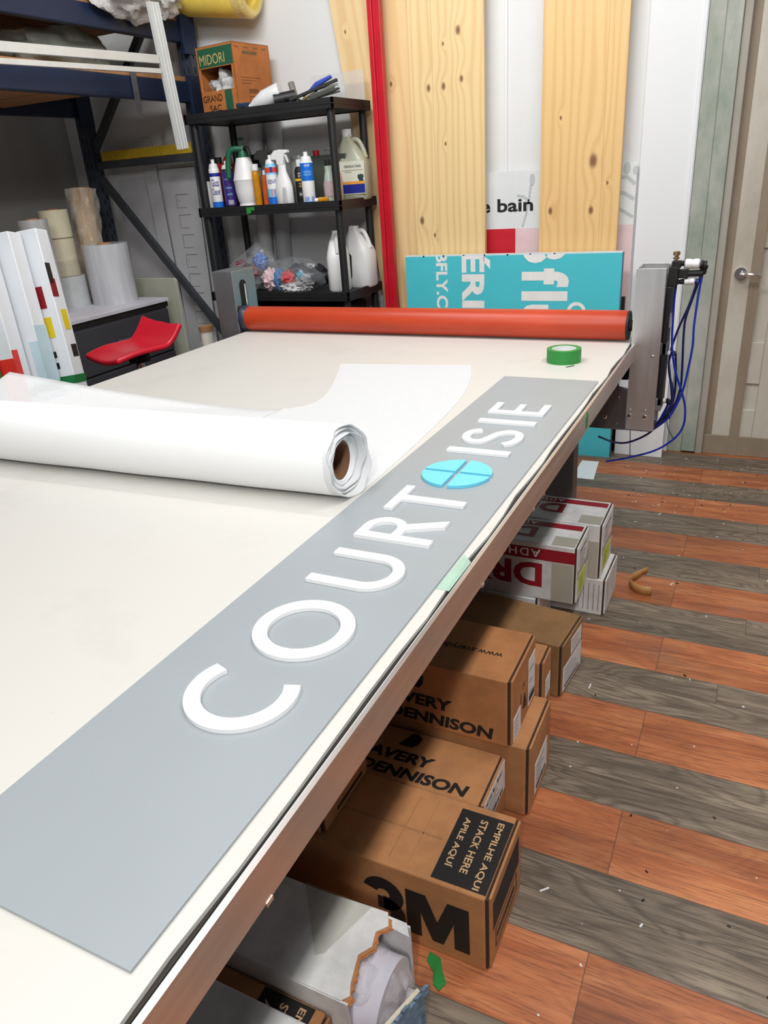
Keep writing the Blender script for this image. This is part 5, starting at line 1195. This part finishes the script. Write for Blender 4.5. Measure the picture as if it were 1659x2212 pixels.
# aluminium frame hooked on the rack
af = thing('aluminium_frame', 'white aluminium profile frame with a long vertical leg leaning on the rack front', 'metal frame', (-3.0, 3.3, 1.7))
def channel(a, b, wd, dp):
    A = Vector(a); B = Vector(b); d_ = (B - A).normalized(); n_ = Vector((1, 0, 0)); s_ = n_.cross(d_).normalized()
    M_c = Matrix(((d_.x, s_.x, n_.x, A.x), (d_.y, s_.y, n_.y, A.y), (d_.z, s_.z, n_.z, A.z), (0, 0, 0, 1))); L_ = (B - A).length
    q = MB(M_c); q.box(0, L_, -wd / 2, wd / 2, -dp, 0)
    for k_ in (-0.5, -0.16, 0.2, 0.5): q.box(0, L_, wd * k_ * 0.9 - 0.002, wd * k_ * 0.9 + 0.002, 0, 0.005)
    return q
M_prof = mat('white_aluminium', (218, 222, 222), 0.32, 0.25, var=0.04)
channel((-2.93, 3.545, 2.40), (-2.93, 3.60, 1.732), 0.075, 0.02).build('leg_profile', M_prof, af, bevel=0.001)
q = MB(); q.box(-2.952, -2.93, 1.4, 3.52, 0, 0.035)
def shear_build(z0, z1, hh, nm):
    vv = []; 
    for x in (-2.955, -2.932):
        for yy, zz in ((1.3, z0), (3.52, z1)):
            for dz in (0, hh): vv.append((x, yy, zz + dz))
    MB().add(vv, [(0, 1, 3, 2), (4, 6, 7, 5), (0, 4, 5, 1), (2, 3, 7, 6), (0, 2, 6, 4), (1, 5, 7, 3)]).build(nm, M_prof, af, bevel=0.001)
shear_build(2.058, 2.130, 0.038, 'rail_profile'); shear_build(2.012, 2.085, 0.022, 'rail_profile')

# ================================================================== CORNER UNDER THE RACK
M_sheet = mat('grey_white_sheet', (214, 215, 220), 0.5, var=0.02)
LG = 'white sheets leaning in the back corner'
def lean(label, pts, y0, y1, th=0.006, m_=None, draw=None):
    """sheet outline in x,z leaning so its foot is at y0 and its top at y1"""
    zt_ = max(p[1] for p in pts); r_ = thing('leaning_sheet', label, 'sheet', (sum(p[0] for p in pts) / len(pts), y0, 0), LG)
    a_ = math.atan2(y1 - y0, zt_); M_l = Matrix.Translation((0, y0, 0)) @ Matrix.Rotation(-a_, 4, 'X')
    MB(M_l).prism([(p[0], p[1]) for p in pts], 0, th, M=FX).build('sheet', m_ or M_sheet, r_, bevel=0.002)
    if draw:
        t_ = MB(M_l); draw(t_); t_.build('pencil_lines', mat('pencil', (128, 124, 126), 0.7), r_)
    return r_
lean('wide pale sheet leaning in the corner left of the narrow strip', [(-4.06, 0), (-3.70, 0), (-3.77, 1.62), (-4.06, 1.62)], 4.15, 4.238)
lean('narrow white strip with rounded top, taller than its neighbours', [(-3.70, 0), (-3.58, 0), (-3.705, 1.83), (-3.715, 1.85), (-3.79, 1.855), (-3.805, 1.835)], 4.141, 4.226)
def pen(t_):
    for i in range(9):
        z0 = 1.50 - i * 0.125; x0 = -3.555 + i * 0.006
        t_.box(x0, x0 + 0.10, -0.001, -0.0003, z0, z0 + 0.004, M=Matrix.Rotation(math.radians(0), 4, 'Y')); t_.box(x0, x0 + 0.003, -0.001, -0.0003, z0 - 0.08, z0); t_.box(x0, x0 + 0.08, -0.001, -0.0003, z0 - 0.08, z0 - 0.077)
        if i % 3 == 0: t_.box(x0 + 0.02, x0 + 0.022, -0.001, -0.0003, z0 - 0.05, z0 - 0.02)
lean('white sheet with pencilled boxes beside the black shelf', [(-3.585, 0), (-3.36, 0), (-3.375, 1.66), (-3.66, 1.66)], 4.131, 4.214, draw=pen)
tag(MB(TR((-3.42, 3.62, 0), (0, 0, 0))).prism([(-0.25, 0), (0.25, 0), (0.25, 1.035), (0.235, 1.05), (-0.25, 1.05)], 0, 0.02, M=FX).build('beige_board', mat('beige_board', (176, 178, 164), 0.5), bevel=0.003), 'beige green board with hand slot standing behind the drawer cabinet', 'board')
cb = thing('drawer_cabinet', 'dark grey drawer cabinet with white top under the rack', 'cabinet', (-3.45, 2.8, 0))
M_cab = mat('charcoal_laminate', (56, 56, 64), 0.5, var=0.06)
MB().box(-3.75, -3.17, 2.1, 3.50, 0.0, 0.905).build('body', M_cab, cb, bevel=0.003)
MB().box(-3.76, -3.155, 2.08, 3.515, 0.935, 0.955).build('top', mat('pale_top', (206, 204, 214), 0.45), cb, bevel=0.002)
MB().box(-3.75, -3.165, 2.09, 3.51, 0.905, 0.935).build('top_edge', M_ink, cb)
for z0, z1 in ((0.655, 0.895), (0.40, 0.645), (0.05, 0.39)):
    dd = MB().box(-3.17, -3.152, 2.13, 3.49, z0, z1).build('drawer', mat('drawer_front', (62, 60, 66), 0.45, var=0.1, scale=3), cb, bevel=0.003)
    MB().tube([(-3.15, 3.05, z1 - 0.10), (-3.128, 3.06, z1 - 0.10), (-3.128, 3.22, z1 - 0.10), (-3.15, 3.23, z1 - 0.10)], 0.009, 8, sub=2).build('handle', mat('drawer_handle', (84, 84, 90), 0.35, 0.5), dd)
# stool
st = thing('bar_stool', 'red bar stool with curved seat and chrome post beside the cabinet', 'stool', (-2.72, 2.74, 0))
def seat(u, v_):
    a_ = (u - 0.5) * 2; b_ = (v_ - 0.5) * 2     # a along the seat towards the raised lip, b across
    lip = max(0, (a_ - 0.35) / 0.65)
    x = 0.155 * b_ * (1 - 0.10 * max(0, -a_) ** 2); y_ = 0.19 * a_ - 0.02 * lip
    z_ = 0.845 + 0.105 * lip ** 1.5 + 0.02 * b_ * b_ - 0.035 * max(0, -a_ - 0.3) ** 1.5 - 0.02 * lip * max(0, b_)
    return (x, y_, z_)
MB(TR((-2.655, 2.67, 0), (0, 0, -14))).grid(seat, 18, 14).build('seat', mat('red_vinyl', (206, 26, 48), 0.35, var=0.05), st, solid=0.026, bevel=0.010, seg=3)
MB().cyl((-2.655, 2.68, 0.03), (-2.655, 2.68, 0.83), 0.024).build('post', M_chrome, st)
MB(at(-2.655, 2.68, 0)).lathe([(0.20, 0), (0.20, 0.008), (0.05, 0.03), (0, 0.03)], seg=36).build('base', M_chrome, st)
MB().cyl((-2.655, 2.68, 0.79), (-2.655, 2.68, 0.825), 0.05).cyl((-2.655, 2.68, 0.80), (-2.58, 2.58, 0.79), 0.006).build('seat_mount', M_blackr, st)
# rolls on the cabinet
RGp = 'rolls standing on the drawer cabinet'
def roll(label, name, p, q, r, m_, ri=0.0, rm=None, extra=None, cat_='roll'):
    t0 = thing(name, label, cat_, p, RGp); P = Vector(p); Q = Vector(q); L_ = (Q - P).length; d_ = (Q - P).normalized(); x_ = d_.orthogonal().normalized(); y_ = d_.cross(x_)
    M_r = Matrix(((x_.x, y_.x, d_.x, P.x), (x_.y, y_.y, d_.y, P.y), (x_.z, y_.z, d_.z, P.z), (0, 0, 0, 1)))
    MB(M_r).lathe([(ri, 0), (r, 0), (r, L_), (ri, L_)], seg=36).build('roll', m_, t0)
    if rm: MB(M_r).lathe([(ri, L_ * .5), (ri, L_ + 0.004), (ri * .8, L_ + 0.004), (ri * .8, L_ * .5)], seg=24, close=True).build('core', rm, t0)
    return t0, M_r
zc_ = 0.955
M_film = mat('clear_film_roll', (206, 208, 214), 0.22, var=0.12, scale=5, stretch=(6, 6, 0.5), alpha=0.9, coat=0.4)
roll('wide clear film roll standing at the cabinet end', 'film_roll', (-3.40, 3.34, zc_), (-3.40, 3.34, zc_ + 0.325), 0.128, M_film, 0.04, M_card)
roll('short clear film roll under the cream tape roll', 'film_roll', (-3.58, 3.19, zc_), (-3.58, 3.19, zc_ + 0.17), 0.098, mat('cloudy_film_roll', (196, 200, 202), 0.25, var=0.1, alpha=0.9), 0.04, M_card)
t0, M_r = roll('cream transfer tape roll stacked on the short film roll', 'tape_roll', (-3.58, 3.19, zc_ + 0.172), (-3.58, 3.19, zc_ + 0.52), 0.078, mat('cream_tape', (206, 198, 172), 0.55), 0.035, M_card)
MB(M_r).lathe([(0.0795, 0.20), (0.0795, 0.205)], seg=36, close=True).build('seam', mat('seam_brown', (120, 112, 90), 0.7), t0)
MB(M_r).lathe([(0.081, 0.0), (0.084, 0.05), (0.080, 0.085)], seg=24, close=True).build('plastic_wrap', clear_plastic('cuff_film', (200, 196, 176), 0.35, 0.15), t0)
t0, M_r = roll('tan kraft paper roll in clear wrap leaning at the back of the cabinet', 'paper_roll', (-3.64, 3.44, zc_), (-3.66, 3.50, zc_ + 0.62), 0.066, mat('kraft_paper', (206, 172, 136), 0.6), 0.03, M_card)
def wr(u, v_):
    a_ = u * 2 * math.pi; rr = 0.078 + 0.012 * math.sin(a_ * 5 + v_ * 9) + 0.006 * math.sin(a_ * 11 - v_ * 20)
    return M_r @ Vector((rr * math.cos(a_), rr * math.sin(a_), 0.02 + 0.60 * v_))
MB().grid(wr, 40, 20).build('plastic_wrap', clear_plastic('roll_wrap', (214, 214, 200), 0.3, 0.12, 0.9, 30), t0)
roll('silver topped roll behind the folded white panels', 'film_roll', (-3.45, 2.93, zc_), (-3.45, 2.93, zc_ + 0.485), 0.075, mat('silver_film', (190, 192, 194), 0.25, 0.3), 0.03, M_card)
roll('tan roll at the far left of the cabinet', 'paper_roll', (-3.45, 2.55, zc_), (-3.45, 2.55, zc_ + 0.52), 0.08, mat('tan_roll', (200, 160, 116), 0.6), 0.03, M_card)
# folded white display panels in front of the cabinet
PG = 'folded white panels leaning at the left of the table'
M_fold = mat('folded_panel_white', (226, 230, 236), 0.35, var=0.02)
def folded(label, bx_, by_, tx_, ty_, L_, rot, patches, w_=0.085):
    A = Vector((bx_, by_, 0.0)); B = Vector((tx_, ty_, 1.0)); d_ = (B - A).normalized()
    x_ = Vector((math.cos(math.radians(rot)), math.sin(math.radians(rot)), 0)); x_ = (x_ - d_ * d_.dot(x_)).normalized(); y_ = d_.cross(x_)
    M_f = Matrix(((x_.x, y_.x, d_.x, A.x), (x_.y, y_.y, d_.y, A.y), (x_.z, y_.z, d_.z, A.z), (0, 0, 0, 1)))
    t0 = thing('folded_panel', label, 'sign panel', A, PG); t0.matrix_world = M_f; WM[t0.name] = M_f.copy()
    b_ = MB(M_f); h_ = w_ / 2
    b_.box(-h_, h_, -h_, h_, 0.0, L_); b_.build('panel', M_fold, t0, bevel=0.004)
    for nm, face, a0, a1, z0, z1, m_ in patches:
        q = MB(M_f)
        if face == 'f': q.box(a0 * w_ - h_, a1 * w_ - h_, -h_ - 0.0012, -h_ - 0.0004, z0, z1)
        elif face == 'r': q.box(h_ + 0.0004, h_ + 0.0012, a0 * w_ - h_, a1 * w_ - h_, z0, z1)
        else:
            q.box(-h_ - 0.0014, h_ + 0.0014, -h_ - 0.0014, -h_ - 0.0004, z0, z1); q.box(h_ + 0.0004, h_ + 0.0014, -h_ - 0.0014, h_ + 0.0014, z0, z1)
        q.build(nm, m_, t0)
M_pr = mat('dark_red_print', (134, 18, 30), 0.4); M_py = mat('yellow_print', (226, 200, 36), 0.4); M_pb = mat('pale_blue_print', (186, 212, 222), 0.4); M_pg = mat('green_print_panel', (20, 112, 48), 0.4); M_pR = mat('scarlet_print', (216, 48, 40), 0.4); M_tg = mat('green_wrap_tape', (24, 112, 58), 0.45)
folded('folded white panel with yellow and dark red squares, rightmost of the leaning group', -2.395, 2.056, -2.555, 2.166, 1.45, 20, [('printed_patch', 'r', 0.0, 0.4, 1.24, 1.32, M_ink), ('printed_patch', 'f', 0.1, 0.55, 1.15, 1.235, M_pr), ('printed_patch', 'f', 0.12, 0.6, 1.035, 1.115, M_py), ('printed_patch', 'r', 0.0, 0.5, 1.19, 1.26, M_pr), ('printed_patch', 'r', 0.3, 0.8, 1.06, 1.14, M_py), ('printed_patch', 'f', 0.1, 0.4, 0.955, 0.98, M_ink), ('printed_patch', 'f', 0.1, 0.4, 0.91, 0.935, M_ink), ('printed_patch', 'r', 0.4, 0.9, 0.95, 1.0, M_ink), ('tape_band', 'b', 0, 1, 0.845, 0.878, M_tg)])
folded('folded white panel with pale blue lower half, middle of the leaning group', -2.405, 1.936, -2.565, 2.046, 1.45, 20, [('printed_patch', 'r', 0.0, 1.0, 0.40, 1.10, M_pb), ('printed_patch', 'f', 0.55, 1.0, 0.40, 1.04, M_pb), ('tape_band', 'b', 0, 1, 0.845, 0.878, M_tg)])
folded('folded white panel with scarlet block, second from the left frame edge', -2.415, 1.816, -2.575, 1.926, 1.44, 20, [('printed_patch', 'f', 0.0, 1.0, 0.80, 1.0, M_pR), ('printed_patch', 'r', 0.0, 0.45, 0.80, 1.03, M_pR), ('tape_band', 'r', 0.3, 1, 0.845, 0.878, M_tg)])
folded('folded white panel with green stripe, cut by the left frame edge', -2.425, 1.696, -2.585, 1.806, 1.44, 20, [('printed_patch', 'r', 0.0, 1.0, 0.80, 1.12, M_pg)])
# tub behind the left post
t0 = thing('tub', 'small white tub with brown lid standing left of the metal post', 'tub', (-2.62, 3.1, 0.72))
MB(at(-2.47, 2.98, 0)).lathe([(0.03, 0), (0.032, 0.88), (0, 0.881)], seg=20).build('body', mat('tub_white', (220, 216, 206), 0.5), t0)
MB(at(-2.47, 2.98, 0)).lathe([(0.036, 0.88), (0.036, 0.905), (0, 0.906)], seg=20).build('lid', mat('brown_lid', (150, 112, 76), 0.6), t0)
bin_ = thing('waste_bin', 'dark bin at the left edge beside the table with tan card in it', 'bin', (-2.42, 1.44, 0))
MB(at(-2.42, 1.44, 0)).lathe([(0.16, 0), (0.19, 0.86), (0.18, 0.86), (0.15, 0.02)], seg=28, close=True).build('shell', mat('dark_bin', (48, 52, 60), 0.5), bin_)

# ================================================================== FLOOR LITTER
cu = MB(); N_ = 26
pts = []
for i in range(N_ + 1):
    a_ = math.radians(120 + 175 * i / N_); pts.append((-0.252 + 0.062 * math.cos(a_), 2.66 + 0.062 * math.sin(a_)))
pts = [(-0.262, 2.735), (-0.279, 2.722)] + pts
A = []; B = []
for p_ in pts: A.append(p_)
vv = []; ff = []
for i, p_ in enumerate(pts):
    tl = max(0, 1 - i / 5) * 0.02
    vv += [(p_[0], p_[1], 0.001 + tl), (p_[0] + tl * 0.3, p_[1], 0.042 + tl * 0.6)]
for i in range(len(pts) - 1): ff.append((2 * i, 2 * i + 2, 2 * i + 3, 2 * i + 1))
tag(MB().add(vv, ff, 0, True).build('paper_curl', mat('tan_tape', (186, 140, 84), 0.5), solid=0.0008), 'curled strip of tan tape lying on the floor', 'tape scrap')
scrap('tape_scrap', 'crumpled green tape piece on the floor beside the large lettered carton', 'tape scrap', [(-0.462, 0.955), (-0.435, 0.95), (-0.42, 0.925), (-0.405, 0.905), (-0.412, 0.885), (-0.428, 0.892), (-0.438, 0.918), (-0.46, 0.935)], 0.001, 0.004, M_green)
tag(MB().prism([(-0.775, 3.69), (-0.66, 3.69), (-0.683, 3.955), (-0.775, 3.95)], 0.001, 0.004).build('white_card', M_panelw), 'white card lying flat on the floor by the table leg', 'card')
ch = MB(); rr = random.Random(5)
for i in range(230):
    x = rr.uniform(-0.6, 0.75); y = rr.uniform(0.7, 4.15) if i > 110 else rr.uniform(3.2, 4.15); s_ = rr.uniform(0.0008, 0.0024); l_ = s_ * rr.choice((1, 1, 1.6, 2.5))
    a_ = rr.uniform(0, 180); ch.box(-l_, l_, -s_, s_, 0.0002, 0.0012, M=TR((x, y, 0), (0, 0, a_)))
for (x, y, a_) in ((-0.29, 3.36, 60), (-0.165, 2.72, 70), (-0.33, 1.98, 88), (-0.275, 1.20, 45)):
    ch.box(-0.012, 0.012, -0.002, 0.002, 0.0002, 0.002, M=TR((x, y, 0), (0, 0, a_)))
tag(ch.build('paper_chips', M_label), 'scattered tiny white paper chips on the plank floor', 'litter', None, 'stuff')
ch = MB()
for i in range(60):
    x = rr.uniform(-0.5, 0.4); y = rr.uniform(1.0, 4.1) if i > 35 else rr.uniform(3.5, 4.1); s_ = rr.uniform(0.0012, 0.003)
    ch.box(-s_ * 1.8, s_ * 1.8, -s_, s_, 0.0002, 0.0015, M=TR((x, y, 0), (0, 0, rr.uniform(0, 180))))
tag(ch.build('dark_crumbs', M_ink), 'scattered tiny dark crumbs on the plank floor', 'litter', None, 'stuff')
tag(MB().box(-0.003, 0.003, -0.018, 0.018, 0, 0.001, M=TR((-0.545, 2.50, 0.9), (0, 0, -35))).build('thread', M_ink), 'short dark thread on the table in front of the green tape', 'litter')
